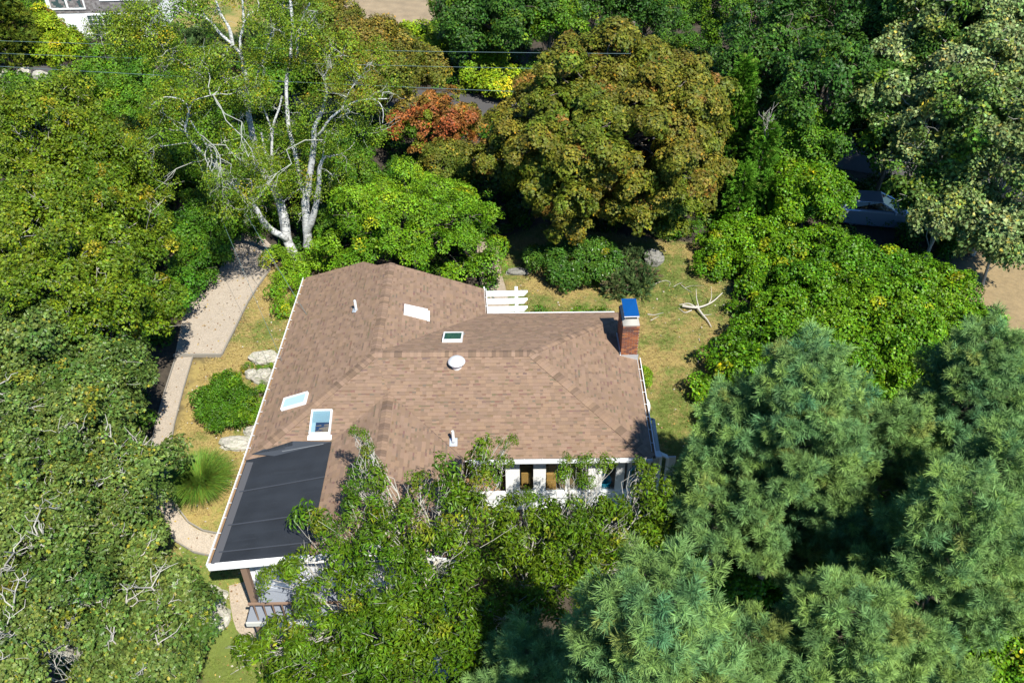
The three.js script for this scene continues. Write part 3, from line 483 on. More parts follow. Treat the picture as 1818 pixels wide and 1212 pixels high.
// ------------------------------------------------------------------ neighbouring house
{
  const z = -73, P = (px, py) => atZ(px, py, z), x0 = P(83, 10).x, x1 = P(266, 11).x, yb = P(150, 23).y, t = thing('neighbour_house', 'grey shingled house with white lower storey and white framed windows', 'house', V((x0 + x1) / 2, 0, z - 4.5));
  part(t, 'lower_wall', box(x0, x1, -0.3, yb, z - 9, z), std([0.78, 0.79, 0.8], 0.8));
  const shake = [[0.15, 0.135, 0.13], [0.19, 0.17, 0.165], [0.12, 0.105, 0.105], [0.22, 0.205, 0.2]].map((c) => std(c, 0.95)), fr = rng(31);
  part(t, 'upper_wall', box(x0 + 0.02, x1 - 0.02, yb, 5.6, z - 9, z - 0.02), shake[2]);
  const sets = [[], [], [], []];
  for (let j = 0; j < 16; j++) for (let x = x0; x < x1 - 0.05;) { const w = Math.min(0.16 + fr() * 0.16, x1 - x), y = yb + j * 0.16; sets[Math.floor(fr() * 4)].push(bar(V(x + 0.003, y + 0.08, z + 0.008), V(x + w - 0.004, y + 0.08, z + 0.008), 0.158, 0.02 + 0.012 * fr(), V(0, 0, 1))); x += w; }
  sets.forEach((s, i) => (part(t, 'shingle_field', mergeGeometries(s), shake[i]).userData.kind = 'stuff'));
  for (let z2 = 0; z2 < 1; z2++) for (let j = 0; j < 16; j++) sets[j % 4].length = 0;
  const side = []; for (let j = 0; j < 16; j++) side.push(bar(V(x1 + 0.01, yb + j * 0.16 + 0.08, z - 9), V(x1 + 0.01, yb + j * 0.16 + 0.08, z), 0.158, 0.03, V(1, 0, 0))); part(t, 'shingle_field', mergeGeometries(side), shake[1]).userData.kind = 'stuff';
  part(t, 'corner_board', box(x0 - 0.03, x0 + 0.16, -0.3, 5.6, z - 0.05, z + 0.05), M.white); part(t, 'corner_board', box(x1 - 0.14, x1 + 0.05, -0.3, 5.6, z - 0.14, z + 0.05), M.white);
  part(t, 'water_table', box(x0 + 0.16, x1 - 0.14, -0.05, 0.1, z, z + 0.04), std([0.4, 0.4, 0.4], 0.8));
  const win = (l, r, yt, yb2, lights, label) => {
    const w = group(t, 'window'), a = P(l, yb2), b = P(r, yt), X0 = a.x, X1 = b.x, Y0 = a.y, Y1 = b.y, f = 0.11, mid = (X0 + X1) / 2;
    part(w, 'frame', mergeGeometries([box(X0, X0 + f, Y0, Y1, z, z + 0.08), box(X1 - f, X1, Y0, Y1, z, z + 0.08), box(X0 + f, X1 - f, Y1 - f, Y1, z, z + 0.08), box(X0 + f, X1 - f, Y0, Y0 + f, z, z + 0.09), box(mid - 0.08, mid + 0.08, Y0 + f, Y1 - f, z, z + 0.07)]), M.white);
    for (const [c, d] of [[X0 + f, mid - 0.08], [mid + 0.08, X1 - f]]) {
      part(w, 'pane', box(c, d, Y0 + f, Y1 - f, z + 0.005, z + 0.02), M.glassHouse);
      if (lights) { const yc = (Y0 + Y1) / 2; part(w, 'muntin', mergeGeometries([box(c, d, yc - 0.03, yc + 0.03, z + 0.02, z + 0.05), box(c, d, (yc + Y1 - f) / 2 - 0.012, (yc + Y1 - f) / 2 + 0.012, z + 0.02, z + 0.04), box(c + (d - c) / 3 - 0.012, c + (d - c) / 3 + 0.012, yc, Y1 - f, z + 0.021, z + 0.041), box(c + (d - c) * 2 / 3 - 0.012, c + (d - c) * 2 / 3 + 0.012, yc, Y1 - f, z + 0.021, z + 0.041)]), M.white); }
    }
  };
  win(161, 209, 23.5, 60, true); win(89, 139, -28, 17, false); win(176, 246, -60, 1.2, false);
  const rf = new Acc(), r0 = [V(x0 - 0.4, 5.5, z + 0.4), V(x1 + 0.4, 5.5, z + 0.4), V(x1 + 0.4, 8.4, z - 4.5), V(x0 - 0.4, 8.4, z - 4.5), V(x1 + 0.4, 5.5, z - 9.4), V(x0 - 0.4, 5.5, z - 9.4)];
  rf.quad(r0[0], r0[1], r0[2], r0[3]); rf.quad(r0[3], r0[2], r0[4], r0[5]); rf.tri(r0[1], r0[4], r0[2]); rf.tri(r0[0], r0[3], r0[5]); part(t, 'roof', rf.geo(), std([0.1, 0.1, 0.11], 0.9));
  const d = thing('white_shed', 'low white outbuilding beside the grey shingled house', 'shed', V(x1 + 3, 0, z - 6)), s0 = at(286, 2, 0), s1 = at(345, 8, 0);
  part(d, 'wall', box(s0.x, s1.x, -0.2, 1.6, s0.z - 3, s0.z), M.white); part(d, 'roof', bar(V(s0.x - 0.2, 1.7, s0.z - 1.5), V(s1.x + 0.2, 1.7, s0.z - 1.5), 3.4, 0.12), std([0.5, 0.5, 0.5], 0.8)); part(d, 'door', box((s0.x + s1.x) / 2 - 0.4, (s0.x + s1.x) / 2 + 0.4, -0.1, 1.5, s0.z, s0.z + 0.03), M.whiteDirty);
}
// ------------------------------------------------------------------ parked car on the road
{
  const c = onGround(1552, 392), t = thing('parked_car', 'light silver hatchback parked on the shaded road under the trees', 'car', c);
  t.rotation.y = -0.21;
  const paint = new THREE.MeshPhysicalMaterial({ color: tone(0.4, 0.47, 0.6), roughness: 0.2, metalness: 0.55, clearcoat: 1, clearcoatRoughness: 0.05 }), gl = std([0.008, 0.01, 0.012], 0.05), rub = std([0.02, 0.02, 0.02], 0.9);
  const prof = (P, w, bevel) => { const s = new THREE.Shape(); s.moveTo(...P[0]); s.splineThru(P.slice(1).map((p) => new THREE.Vector2(...p))); s.closePath(); const g = new THREE.ExtrudeGeometry(s, { depth: w - 2 * bevel, bevelEnabled: true, bevelSize: bevel, bevelThickness: bevel, bevelSegments: 4, curveSegments: 24 }); g.translate(0, 0, -w / 2 + bevel); return g; };
  const body = prof([[-2.05, 0.32], [-2.12, 0.6], [-2.02, 0.92], [-1.3, 0.98], [0, 0.98], [0.95, 0.95], [1.5, 0.88], [1.95, 0.74], [2.1, 0.5], [2.0, 0.3], [1.2, 0.24], [0, 0.22], [-1.2, 0.24]], 1.74, 0.1); part(t, 'body', body, paint, false);
  const cabin = new Acc(), hw = 0.76, tw = 0.58, K = [[-2.0, 0.93, hw], [-1.62, 1.42, tw], [0.05, 1.48, tw], [1.02, 0.93, hw]], pt = (k, s) => V(k[0], k[1], s * k[2]);
  for (let i = 0; i < 3; i++) cabin.quad(pt(K[i], 1), pt(K[i + 1], 1), pt(K[i + 1], -1), pt(K[i], -1));
  for (const s of [1, -1]) s > 0 ? cabin.quad(pt(K[0], s), pt(K[3], s), pt(K[2], s), pt(K[1], s)) : cabin.quad(pt(K[0], s), pt(K[1], s), pt(K[2], s), pt(K[3], s));
  part(t, 'cabin_glass', cabin.geo(), gl, false);
  const rf = new RoundedBoxGeometry(1.84, 0.07, 1.24, 4, 0.035); rf.rotateZ(0.035); rf.translate(-0.79, 1.46, 0); part(t, 'roof', rf, paint, false);
  for (const s of [1, -1]) {
    part(t, 'pillar', tubeGeo([{ pts: [V(0.05, 1.47, s * 0.6), V(0.55, 1.22, s * 0.7), V(1.05, 0.94, s * 0.78)], rad: [0.045, 0.045, 0.05] }], 8), paint, false);
    part(t, 'pillar', tubeGeo([{ pts: [V(-1.6, 1.42, s * 0.6), V(-1.85, 1.15, s * 0.7), V(-2.0, 0.94, s * 0.76)], rad: [0.06, 0.08, 0.1] }], 8), paint, false);
    part(t, 'pillar', tubeGeo([{ pts: [V(-0.6, 1.45, s * 0.595), V(-0.62, 0.95, s * 0.775)], rad: [0.03, 0.035] }], 6), rub, false);
    part(t, 'mirror', new RoundedBoxGeometry(0.12, 0.12, 0.2, 3, 0.04).translate(0.78, 1.02, s * 0.95), paint, false);
    part(t, 'headlight', new RoundedBoxGeometry(0.3, 0.14, 0.3, 3, 0.05).translate(1.9, 0.68, s * 0.62), std([0.7, 0.72, 0.75], 0.1), false);
    for (const x of [1.28, -1.3]) { const w = group(t, 'wheel'); w.position.set(x, 0.31, s * 0.78); const ty = new THREE.TorusGeometry(0.235, 0.085, 12, 28); part(w, 'tyre', ty, rub, false); const r = new THREE.CylinderGeometry(0.19, 0.19, 0.12, 20); r.rotateX(Math.PI / 2); part(w, 'rim', r, M.metal, false); }
  }
}
// ------------------------------------------------------------------ overhead wires
function wire(label, a, b, sag, r = 0.018) {
  const t = thing('utility_wire', label, 'wire', a.clone()), pts = [];
  for (let i = 0; i <= 30; i++) { const k = i / 30, p = a.clone().lerp(b, k); p.y -= 4 * sag * k * (1 - k); pts.push(p); }
  part(t, 'cable', tubeGeo([{ pts, rad: Array(31).fill(r) }], 6), M.wire);
}
const wireAt = (px, py, h) => at(px, py, h);
for (const [label, h, yl, yr, r] of [['topmost overhead wire above the road, between the birch and the bronze maple', 9.5, 70, 83, 0.009], ['middle overhead wire above the road, between the birch and the bronze maple', 8.2, 92, 112, 0.009], ['lowest overhead wire, crossing before the lime green shrub and the red maple', 6.4, 114, 158, 0.012]])
  wire(label, wireAt(-60, yl, h), wireAt(1120, yr + 12, h), 0.12, r);
{
  const p = onGround(1118, 330); p.set(wireAt(1120, 100, 8.2).x, 0, wireAt(1120, 100, 8.2).z); const t = thing('utility_pole', 'wooden utility pole with a crossarm hidden behind the bronze maple', 'pole', p);
  part(t, 'post', new THREE.CylinderGeometry(0.11, 0.15, 10, 12).translate(0, 5, 0), M.bark, false); part(t, 'crossarm', box(-0.05, 0.05, 9.3, 9.42, -1.1, 1.1), M.bark, false); for (const z of [-1, 0.4, 1]) part(t, 'insulator', new THREE.CylinderGeometry(0.04, 0.06, 0.14, 10).translate(0, 9.49, z), M.glassDark, false);
}
wire('service wire from the street to the left eave, nearer the birch', at(545, 560, 3.1), at(300, 130, 9), 0.5, 0.009);
wire('service wire from the street to the left eave, nearer the oaks', at(500, 640, 3.1), at(290, 130, 9), 0.6, 0.007);
// ------------------------------------------------------------------ rocks, fallen branches
const stoneTex = (() => { const r = rng(61), off = r() * 9; return dataTex(256, 256, (x, y) => { const a = nz(x / 40, off, y / 40), b = nz(x / 9, 2 + off, y / 9), c = nz(x / 3, 4, y / 3); const k = 0.72 + 0.25 * a + 0.22 * b + 0.15 * c; const l = smooth(0.15, 0.4, nz(x / 15, 9, y / 15)); return [k * lerp(1, 0.82, l), k * lerp(0.98, 0.86, l), k * lerp(0.94, 0.72, l)]; }); })();
const rockGrey = new THREE.MeshStandardMaterial({ color: tone(0.27, 0.265, 0.25), map: stoneTex, roughness: 0.95, bumpMap: stoneTex, bumpScale: 0.05 });
const rockMat = new THREE.MeshStandardMaterial({ color: tone(0.5, 0.48, 0.43), map: stoneTex, roughness: 0.95, bumpMap: stoneTex, bumpScale: 0.04 });
rock('boulder', 'pale rock at the top of the planting bed beside the left eave', 470, 640, 0.62, 0.36, 0.42, 1.3, rockMat);
rock('boulder', 'white rock between the round bush and the left eave', 468, 672, 0.5, 0.4, 0.42, 4.1, rockMat);
rock('boulder', 'small grey rock at the back of the round bush', 446, 668, 0.28, 0.25, 0.25, 7.7, rockMat);
rock('boulder', 'broad flat pale rock in front of the round bush', 425, 790, 0.78, 0.24, 0.42, 9.2, rockMat);
rock('boulder', 'small pale rock beside the gutter below the round bush', 449, 768, 0.35, 0.25, 0.25, 2.9, rockMat);
rock('boulder', 'flat grey ledge on the lawn beside the concrete walk', 920, 484, 0.65, 0.14, 0.3, 12.4, rockGrey);
rock('boulder', 'large grey boulder behind the juniper under the bronze maple', 1160, 464, 0.5, 0.5, 0.6, 15.8, rockGrey, 0.35);
rock('boulder', 'pale flat rock among the oaks below the house corner', 372, 1062, 0.62, 0.25, 0.5, 18.2, rockMat);
rock('boulder', 'long pale rock by the path below the house corner', 390, 1098, 0.35, 0.22, 0.6, 22.2, rockMat);
[[10, 135], [42, 130], [72, 137]].forEach(([x, y], i) => rock('boulder', ['pale rock at the sandy edge under the dark cedar, farthest from the house', 'middle pale rock at the sandy edge under the dark cedar', 'pale rock at the sandy edge nearest the ivy shrubs'][i], x, y, 0.55, 0.35, 0.4, 30 + i, rockMat));
function deadBranch(label, px, py, lines, r0) {            // lines: pixel polylines lying on the grass
  const t = thing('fallen_branch', label, 'branch', onGround(px, py)), paths = [];
  for (const [P, r, lift] of lines) { const pts = curve(P.map(([x, y], i) => { const p = onGround(x, y); p.y += r * r0 + (lift ? lift[i] || 0 : 0.02); return p; }), 12); paths.push({ pts, rad: pts.map((_, i) => r * r0 * lerp(1, 0.3, i / 12)) }); }
  part(t, 'branch', tubeGeo(paths, 7), M.deadwood);
}
deadBranch('large bleached forked branch lying on the right lawn', 1240, 550, [[[[1212, 548], [1228, 552], [1240, 552], [1262, 545], [1281, 531]], 1, [0.1, 0.15, 0.15, 0.2, 0.3]], [[[1236, 550], [1246, 562], [1256, 572], [1263, 583]], 0.9, [0.15, 0.1, 0.05, 0.02]], [[[1236, 552], [1222, 546], [1206, 545]], 0.6, [0.15, 0.2, 0.1]], [[[1228, 552], [1216, 556], [1205, 548]], 0.4], [[[1240, 550], [1236, 540], [1234, 528]], 0.4, [0.15, 0.3, 0.5]], [[[1258, 545], [1262, 538], [1261, 527]], 0.3, [0.2, 0.3, 0.5]], [[[1246, 560], [1256, 560], [1264, 559]], 0.3], [[[1284, 543], [1300, 540], [1312, 546]], 0.4]], 0.075);
deadBranch('thin pale stick on the lawn beyond the chimney', 1180, 502, [[[[1158, 508], [1170, 502], [1182, 499], [1190, 502], [1188, 510]], 1], [[[1196, 510], [1204, 505], [1212, 502]], 0.8]], 0.02);
deadBranch('small forked twig on the lawn right of the chimney cap', 1165, 560, [[[[1150, 559], [1162, 560], [1178, 556]], 1], [[[1155, 570], [1163, 566], [1170, 562]], 0.9]], 0.025);
deadBranch('two short sticks lying on the lawn below the forked branch', 1245, 610, [[[[1241, 602], [1243, 608]], 1], [[[1242, 622], [1245, 630]], 1], [[[1239, 640], [1241, 648]], 0.8]], 0.02);
deadBranch('short grey stick near the bronze maple edge of the lawn', 1215, 512, [[[[1208, 505], [1216, 512], [1228, 520]], 1], [[[1216, 512], [1228, 508], [1250, 508]], 0.6]], 0.02);
// ------------------------------------------------------------------ foliage kit
const leafMat = (gloss, through = 0, o = {}) => new THREE.MeshPhysicalMaterial({ color: tone(1, 1, 1), vertexColors: true, roughness: clamp(gloss + 0.05, 0.32, 0.7), specularIntensity: 0.4, side: THREE.DoubleSide, ...o });
function leaf(a, base, dir, up, L, W, kind, col) {       // one folded leaf
  dir = dir.clone().normalize(); const s = dir.clone().cross(up).normalize(), n = s.clone().cross(dir).normalize();
  const P = (t, w, h) => base.clone().addScaledVector(dir, t * L).addScaledVector(s, w * W).addScaledVector(n, h * L);
  if (kind === 'lobed') {                               // deep lobes either side of the midrib
    const m = [P(0, 0, 0), P(0.35, 0, -0.02), P(0.7, 0, -0.03), P(1, 0, -0.1)];
    for (const k of [-1, 1]) { const A = P(0.3, 0.5 * k, 0.05), B = P(0.42, 0.2 * k, 0), C = P(0.68, 0.52 * k, 0.03), D = P(0.78, 0.16 * k, -0.02); const T = (x, y, z) => (k > 0 ? a.tri(x, y, z, col) : a.tri(x, z, y, col)); T(m[0], A, B); T(m[0], B, m[1]); T(m[1], B, C); T(m[1], C, m[2]); T(m[2], C, D); T(m[2], D, m[3]); }
  } else if (kind === 'palm') {                         // broad five-pointed leaf
    const c = P(0.3, 0, -0.03), R = [P(0, 0, 0), P(0.1, -0.5, 0.05), P(0.38, -0.28, 0), P(0.62, -0.48, 0.04), P(0.66, -0.16, -0.01), P(1, 0, -0.06), P(0.66, 0.16, -0.01), P(0.62, 0.48, 0.04), P(0.38, 0.28, 0), P(0.1, 0.5, 0.05)];
    for (let i = 0; i < R.length; i++) a.tri(c, R[i], R[(i + 1) % R.length], col);
  } else {
    const b = P(0, 0, 0), m = P(0.5, 0, -0.04), t = P(1, 0, -0.12), l = P(0.42, -0.5, 0.05), r = P(0.42, 0.5, 0.05);
    a.tri(b, m, l, col); a.tri(l, m, t, col); a.tri(b, r, m, col); a.tri(r, t, m, col);
  }
}
function leafCol(r, yl = 0.03) { const k = 0.6 + 0.75 * r(), w = 0.85 + 0.35 * r(); return r() < yl ? [2.4, 1.5, 0.8] : [k * w, k, k * 0.9]; }
function spray({ n, L, W, R, kind, lift = 0.15, droop = 0, tilt = 0.5, thick = 0.3, seed, yl = 0.025, sz = 1 }) {
  const r = rng(seed), a = new Acc();
  if (sz !== 1) { n = Math.round(n / sz / sz); L *= sz; W *= sz; }
  for (let i = 0; i < n; i++) {
    const az = i * 2.4 + r() * 0.8, rad = R * Math.sqrt(r()) * 0.85, base = V(Math.cos(az) * rad, (r() - 0.35) * thick * R * 1.6 - droop * rad * 0.6, Math.sin(az) * rad);
    const az2 = az + (r() - 0.5) * 1.6, dir = V(Math.cos(az2), lift + (r() - 0.5) * tilt - droop * (0.7 + 0.6 * r()), Math.sin(az2));
    leaf(a, base, dir, V((r() - 0.5) * tilt * 1.2, 1, (r() - 0.5) * tilt * 1.2), L * (0.7 + r() * 0.5), W * (0.75 + r() * 0.45), kind, leafCol(r, yl));
  }
  return a.geo();
}
function tuft(seed, n = 60, L = 0.2, w = 0.013) {       // a shoot of long needles round a twig
  const r = rng(seed), a = new Acc();
  for (let i = 0; i < n; i++) {
    const y = -0.2 * Math.pow(r(), 1.1), az = i * 2.4 + r(), el = lerp(1.2, 0.5, r()) - (y < -0.14 ? 0.25 : 0), d = V(Math.cos(az) * Math.cos(el), Math.sin(el), Math.sin(az) * Math.cos(el)), s = d.clone().cross(V(r() - 0.5, r() - 0.5, r() - 0.5)).normalize().multiplyScalar(w / 2), b = V(0, y, 0), l = L * (0.75 + 0.5 * r()), t = b.clone().addScaledVector(d, l), kc = ((q) => [q, q, q])(0.7 + 0.6 * r()); t.y -= 0.02;
    a.tri(b.clone().add(s).addScaledVector(d, 0.02), b.clone().sub(s), t.clone().sub(s.clone().multiplyScalar(0.3)), kc); a.tri(b.clone().add(s), t.clone().sub(s.clone().multiplyScalar(0.3)), t.clone().add(s.clone().multiplyScalar(0.5)), kc);
  }
  return a.geo();
}
function fan(seed, n = 26) {                             // scale-leaved evergreen spray
  const r = rng(seed), a = new Acc();
  for (let i = 0; i < n; i++) { const t = r(), sd = (r() - 0.5) * 2, b = V((r() - 0.5) * 0.05, t * 0.25, (r() - 0.5) * 0.05), d = V(sd * 0.8, 0.7 + 0.5 * r(), (r() - 0.5) * 0.9); leaf(a, b, d, V(r() - 0.5, 0.2, 1), 0.13 * (0.6 + 0.6 * r()), 0.035, null, leafCol(r, 0)); }
  return a.geo();
}
function clump(o, seed, k = 10, rc = 0.4, fy = 0.75) {    // a leafy bunch: many sprays round one branch end
  const r = rng(seed * 7 + 3), gs = [];
  for (let i = 0; i < k; i++) {
    const y = 1 - (i + 0.5) / k * 1.35, h = Math.sqrt(Math.max(0, 1 - y * y)), a = i * 2.39996 + r() * 0.9, d = V(Math.cos(a) * h, y, Math.sin(a) * h), q = new THREE.Quaternion().setFromUnitVectors(UP, d.clone().multiplyScalar(0.75).add(V((r() - 0.5) * 0.7, 0.5, (r() - 0.5) * 0.7)).normalize()), sc = 0.8 + 0.4 * r(), kk = rc * (0.5 + 0.6 * r());
    const g = (o.fan ? fan(seed * 60 + i, o.fan) : spray({ ...o, seed: seed * 60 + i })).applyMatrix4(new THREE.Matrix4().compose(V(d.x * kk, d.y * kk * fy, d.z * kk), q, V(sc, sc, sc))), c = g.attributes.color, f = 0.75 + 0.5 * r(), w = 0.9 + 0.2 * r();
    for (let j = 0; j < c.count; j++) c.setXYZ(j, c.getX(j) * f * w, c.getY(j) * f, c.getZ(j) * f);
    gs.push(g);
  }
  return mergeGeometries(gs);
}
const UP = V(0, 1, 0);
const five = (o, k, rc, fy) => [1, 2, 3, 4, 5].map((s) => clump(o, o.seed + s, k, rc, fy));
const SP = {                                             // A..B leaf colour range, C the odd bunch of share pC
  oak: { geos: five({ n: 16, L: 0.12, W: 0.08, R: 0.2, kind: 'lobed', seed: 100, lift: 0.05, tilt: 1.2, droop: 0.15 }, 9, 0.36), mat: leafMat(0.4), A: [0.0515, 0.113, 0.0064], B: [0.103, 0.155, 0.008], C: [0.17, 0.17, 0.01], pC: 0.03, area: 0.5, bark: M.oakBark },
  oakGrey: { geos: five({ n: 16, L: 0.13, W: 0.09, R: 0.21, kind: 'lobed', seed: 110, yl: 0.035, lift: 0, tilt: 1.4, droop: 0.2 }, 9, 0.38), mat: leafMat(0.36), A: [0.052, 0.108, 0.02], B: [0.108, 0.155, 0.034], C: [0.16, 0.17, 0.02], pC: 0.03, area: 0.54, bark: M.oakBark },
  leafy: { geos: five({ n: 18, L: 0.12, W: 0.08, R: 0.22, seed: 120, tilt: 0.8, droop: 0.2 }, 9, 0.38), mat: leafMat(0.45), A: [0.036, 0.11, 0.006], B: [0.085, 0.175, 0.008], C: [0.15, 0.2, 0.01], pC: 0.03, area: 0.54, bark: M.bark },
  lime: { geos: five({ n: 18, L: 0.12, W: 0.065, R: 0.22, seed: 130, tilt: 0.6, lift: 0.25 }, 9, 0.36, 0.5), mat: leafMat(0.45), A: [0.0704, 0.171, 0.006], B: [0.123, 0.234, 0.008], C: [0.2, 0.26, 0.01], pC: 0.03, area: 0.52, bark: M.bark },
  yellowGreen: { geos: five({ n: 16, L: 0.14, W: 0.1, R: 0.23, kind: 'palm', seed: 140, tilt: 0.6 }, 9, 0.38), mat: leafMat(0.5), A: [0.1, 0.19, 0.006], B: [0.17, 0.25, 0.008], C: [0.3, 0.28, 0.01], pC: 0.05, area: 0.54, bark: M.bark },
  bronze: { geos: five({ n: 20, L: 0.12, W: 0.12, R: 0.22, kind: 'palm', seed: 150, yl: 0.015, tilt: 0.7, lift: 0.1, droop: 0.1 }, 10, 0.4, 0.55), mat: leafMat(0.5), A: [0.0792, 0.118, 0.009], B: [0.128, 0.112, 0.0135], C: [0.17, 0.1, 0.02], pC: 0.05, area: 0.56, bark: M.bark },
  red: { geos: five({ n: 18, L: 0.12, W: 0.11, R: 0.22, kind: 'palm', seed: 160, tilt: 0.7 }, 9, 0.34, 0.6), mat: leafMat(0.5), A: [0.136, 0.119, 0.014], B: [0.24, 0.068, 0.025], C: [0.12, 0.15, 0.01], pC: 0.2, area: 0.46, bark: M.bark },
  olive: { geos: five({ n: 16, L: 0.12, W: 0.1, R: 0.22, kind: 'palm', seed: 170, tilt: 0.8, droop: 0.2 }, 9, 0.38), mat: leafMat(0.5), A: [0.08, 0.112, 0.011], B: [0.14, 0.115, 0.018], C: [0.2, 0.18, 0.015], pC: 0.05, area: 0.54, bark: M.bark },
  birch: { geos: five({ n: 15, L: 0.08, W: 0.06, R: 0.2, seed: 180, yl: 0.035, tilt: 1.2, droop: 0.35, thick: 0.9 }, 9, 0.42, 1), mat: leafMat(0.42), A: [0.063, 0.133, 0.007], B: [0.113, 0.171, 0.009], C: [0.22, 0.2, 0.01], pC: 0.04, area: 0.5, bark: M.bark },
  poplar: { geos: five({ n: 13, L: 0.16, W: 0.14, R: 0.25, kind: 'palm', seed: 190, yl: 0.05, tilt: 1.4, droop: 0.25 }, 8, 0.42), mat: leafMat(0.36), A: [0.06, 0.13, 0.014], B: [0.19, 0.25, 0.1], C: [0.2, 0.25, 0.05], pC: 0.05, area: 0.66, bark: M.oakBark },
  darkTree: { geos: five({ n: 15, L: 0.15, W: 0.11, R: 0.26, kind: 'palm', seed: 200, tilt: 0.9, droop: 0.25 }, 9, 0.44), mat: leafMat(0.42), A: [0.024, 0.075, 0.01], B: [0.05, 0.12, 0.014], C: [0.1, 0.17, 0.01], pC: 0.06, area: 0.7, bark: M.bark },
  vine: { geos: five({ n: 16, L: 0.11, W: 0.1, R: 0.21, seed: 210, tilt: 0.8, lift: 0.1, droop: 0.1 }, 9, 0.32, 0.6), mat: leafMat(0.38), A: [0.0422, 0.129, 0.005], B: [0.088, 0.193, 0.006], C: [0.2, 0.25, 0.01], pC: 0.03, area: 0.46, bark: M.bark },
  cherry: { geos: five({ n: 13, L: 0.17, W: 0.06, R: 0.2, seed: 220, yl: 0.02, tilt: 0.8, droop: 0.75, lift: 0.05, thick: 0.5 }, 8, 0.36, 0.9), mat: leafMat(0.36), A: [0.0428, 0.0999, 0.004], B: [0.0857, 0.141, 0.006], C: [0.12, 0.15, 0.01], pC: 0.04, area: 0.46, bark: M.oakBark },
  rhodo: { geos: five({ n: 12, L: 0.14, W: 0.06, R: 0.12, seed: 230, tilt: 0.5, lift: 0.15 }, 8, 0.24), mat: leafMat(0.27), A: [0.03, 0.09, 0.012], B: [0.06, 0.135, 0.016], C: [0.15, 0.17, 0.01], pC: 0.03, area: 0.22, bark: M.bark },
  bush: { geos: five({ n: 16, L: 0.09, W: 0.045, R: 0.14, seed: 240, tilt: 0.9, lift: 0.3 }, 8, 0.2), mat: leafMat(0.4), A: [0.024, 0.0779, 0.005], B: [0.052, 0.131, 0.007], C: [0.1, 0.19, 0.008], pC: 0.06, area: 0.19, bark: M.bark },
  cedar: { geos: five({ fan: 26, seed: 250 }, 7, 0.18), mat: leafMat(0.6), A: [0.05, 0.15, 0.01], B: [0.09, 0.22, 0.014], C: [0.1, 0.16, 0.02], pC: 0.05, area: 0.16, bark: M.bark, up: 0.6 },
  darkCedar: { geos: five({ fan: 26, seed: 260 }, 7, 0.18), mat: leafMat(0.65), A: [0.045, 0.09, 0.009], B: [0.135, 0.165, 0.01], C: [0.05, 0.04, 0.02], pC: 0.06, area: 0.16, bark: M.bark, up: 0.4 },
  juniper: { geos: five({ fan: 26, seed: 270 }, 7, 0.2), mat: leafMat(0.65), A: [0.05, 0.1, 0.03], B: [0.1, 0.14, 0.045], C: [0.15, 0.12, 0.07], pC: 0.08, area: 0.17, bark: M.bark, up: 0.2 },
  pine: { geos: [1, 2, 3, 4, 5, 6].map(branchlet), mat: leafMat(0.5), A: [0.085, 0.21, 0.088], B: [0.2, 0.305, 0.065], C: [0.2, 0.25, 0.06], pC: 0.05, area: 0.2, bark: M.pineBark },
};
function branchlet(seed) {                               // a twig of white pine carrying brushes of needles
  const r = rng(seed * 91), gs = [];
  for (let i = 0; i < 7; i++) {
    const t = i / 6, az = i * 2.4 + r(), d = i === 6 ? V(0, 1, 0) : V(Math.cos(az) * 0.85, 0.75, Math.sin(az) * 0.85).normalize(), p = V(0, 0.08 + t * 0.5, 0).addScaledVector(d, i === 6 ? 0.16 : 0.2 + 0.1 * r()), sc = 0.8 + 0.35 * r();
    const g = tuft(seed * 20 + i).applyMatrix4(new THREE.Matrix4().compose(p, new THREE.Quaternion().setFromUnitVectors(UP, d), V(sc, sc, sc))), c = g.attributes.color, f = 0.8 + 0.4 * r(); for (let j = 0; j < c.count; j++) c.setXYZ(j, c.getX(j) * f, c.getY(j) * f, c.getZ(j) * f); gs.push(g);
  }
  return mergeGeometries(gs);
}
const tmpQ = new THREE.Quaternion();
class Sprays {                                           // gathers spray placements, then makes the instanced leaf clusters of a crown
  constructor(sp) { this.sp = sp; this.sets = sp.geos.map(() => ({ m: [], c: [] })); }
  add(p, dir, scale, r, mix, dim = 1) {
    const s = this.sets[Math.floor(r() * this.sets.length)], sp = this.sp, q1 = new THREE.Quaternion().setFromUnitVectors(UP, dir), spin = tmpQ.setFromAxisAngle(UP, r() * 6.283);
    s.m.push(new THREE.Matrix4().compose(p, q1.multiply(spin), V(scale, scale * (0.85 + 0.3 * r()), scale)));
    const odd = r() < sp.pC, k = (0.82 + 0.36 * r()) * dim, t = clamp(mix + (r() - 0.5) * 0.5, 0, 1);
    s.c.push(odd ? sp.C.map((x) => x * k) : sp.A.map((x, i) => lerp(x, sp.B[i], t) * k));
  }
  build(parent, name = 'leaf_cluster') {
    const o = V(0, 0, 0); for (let w = parent; w && w !== scene; w = w.parent) o.add(w.position);
    const back = new THREE.Matrix4().makeTranslation(-o.x, -o.y, -o.z), c = new THREE.Color();
    this.sets.forEach((s, i) => {
      if (!s.m.length) return;
      const im = shade(new THREE.InstancedMesh(this.sp.geos[i], this.sp.mat, s.m.length)); im.name = name; im.userData.kind = 'stuff';
      s.m.forEach((m, k) => { im.setMatrixAt(k, m.premultiply(back)); im.setColorAt(k, c.setRGB(...s.c[k])); });
      parent.add(im);
    });
  }
}
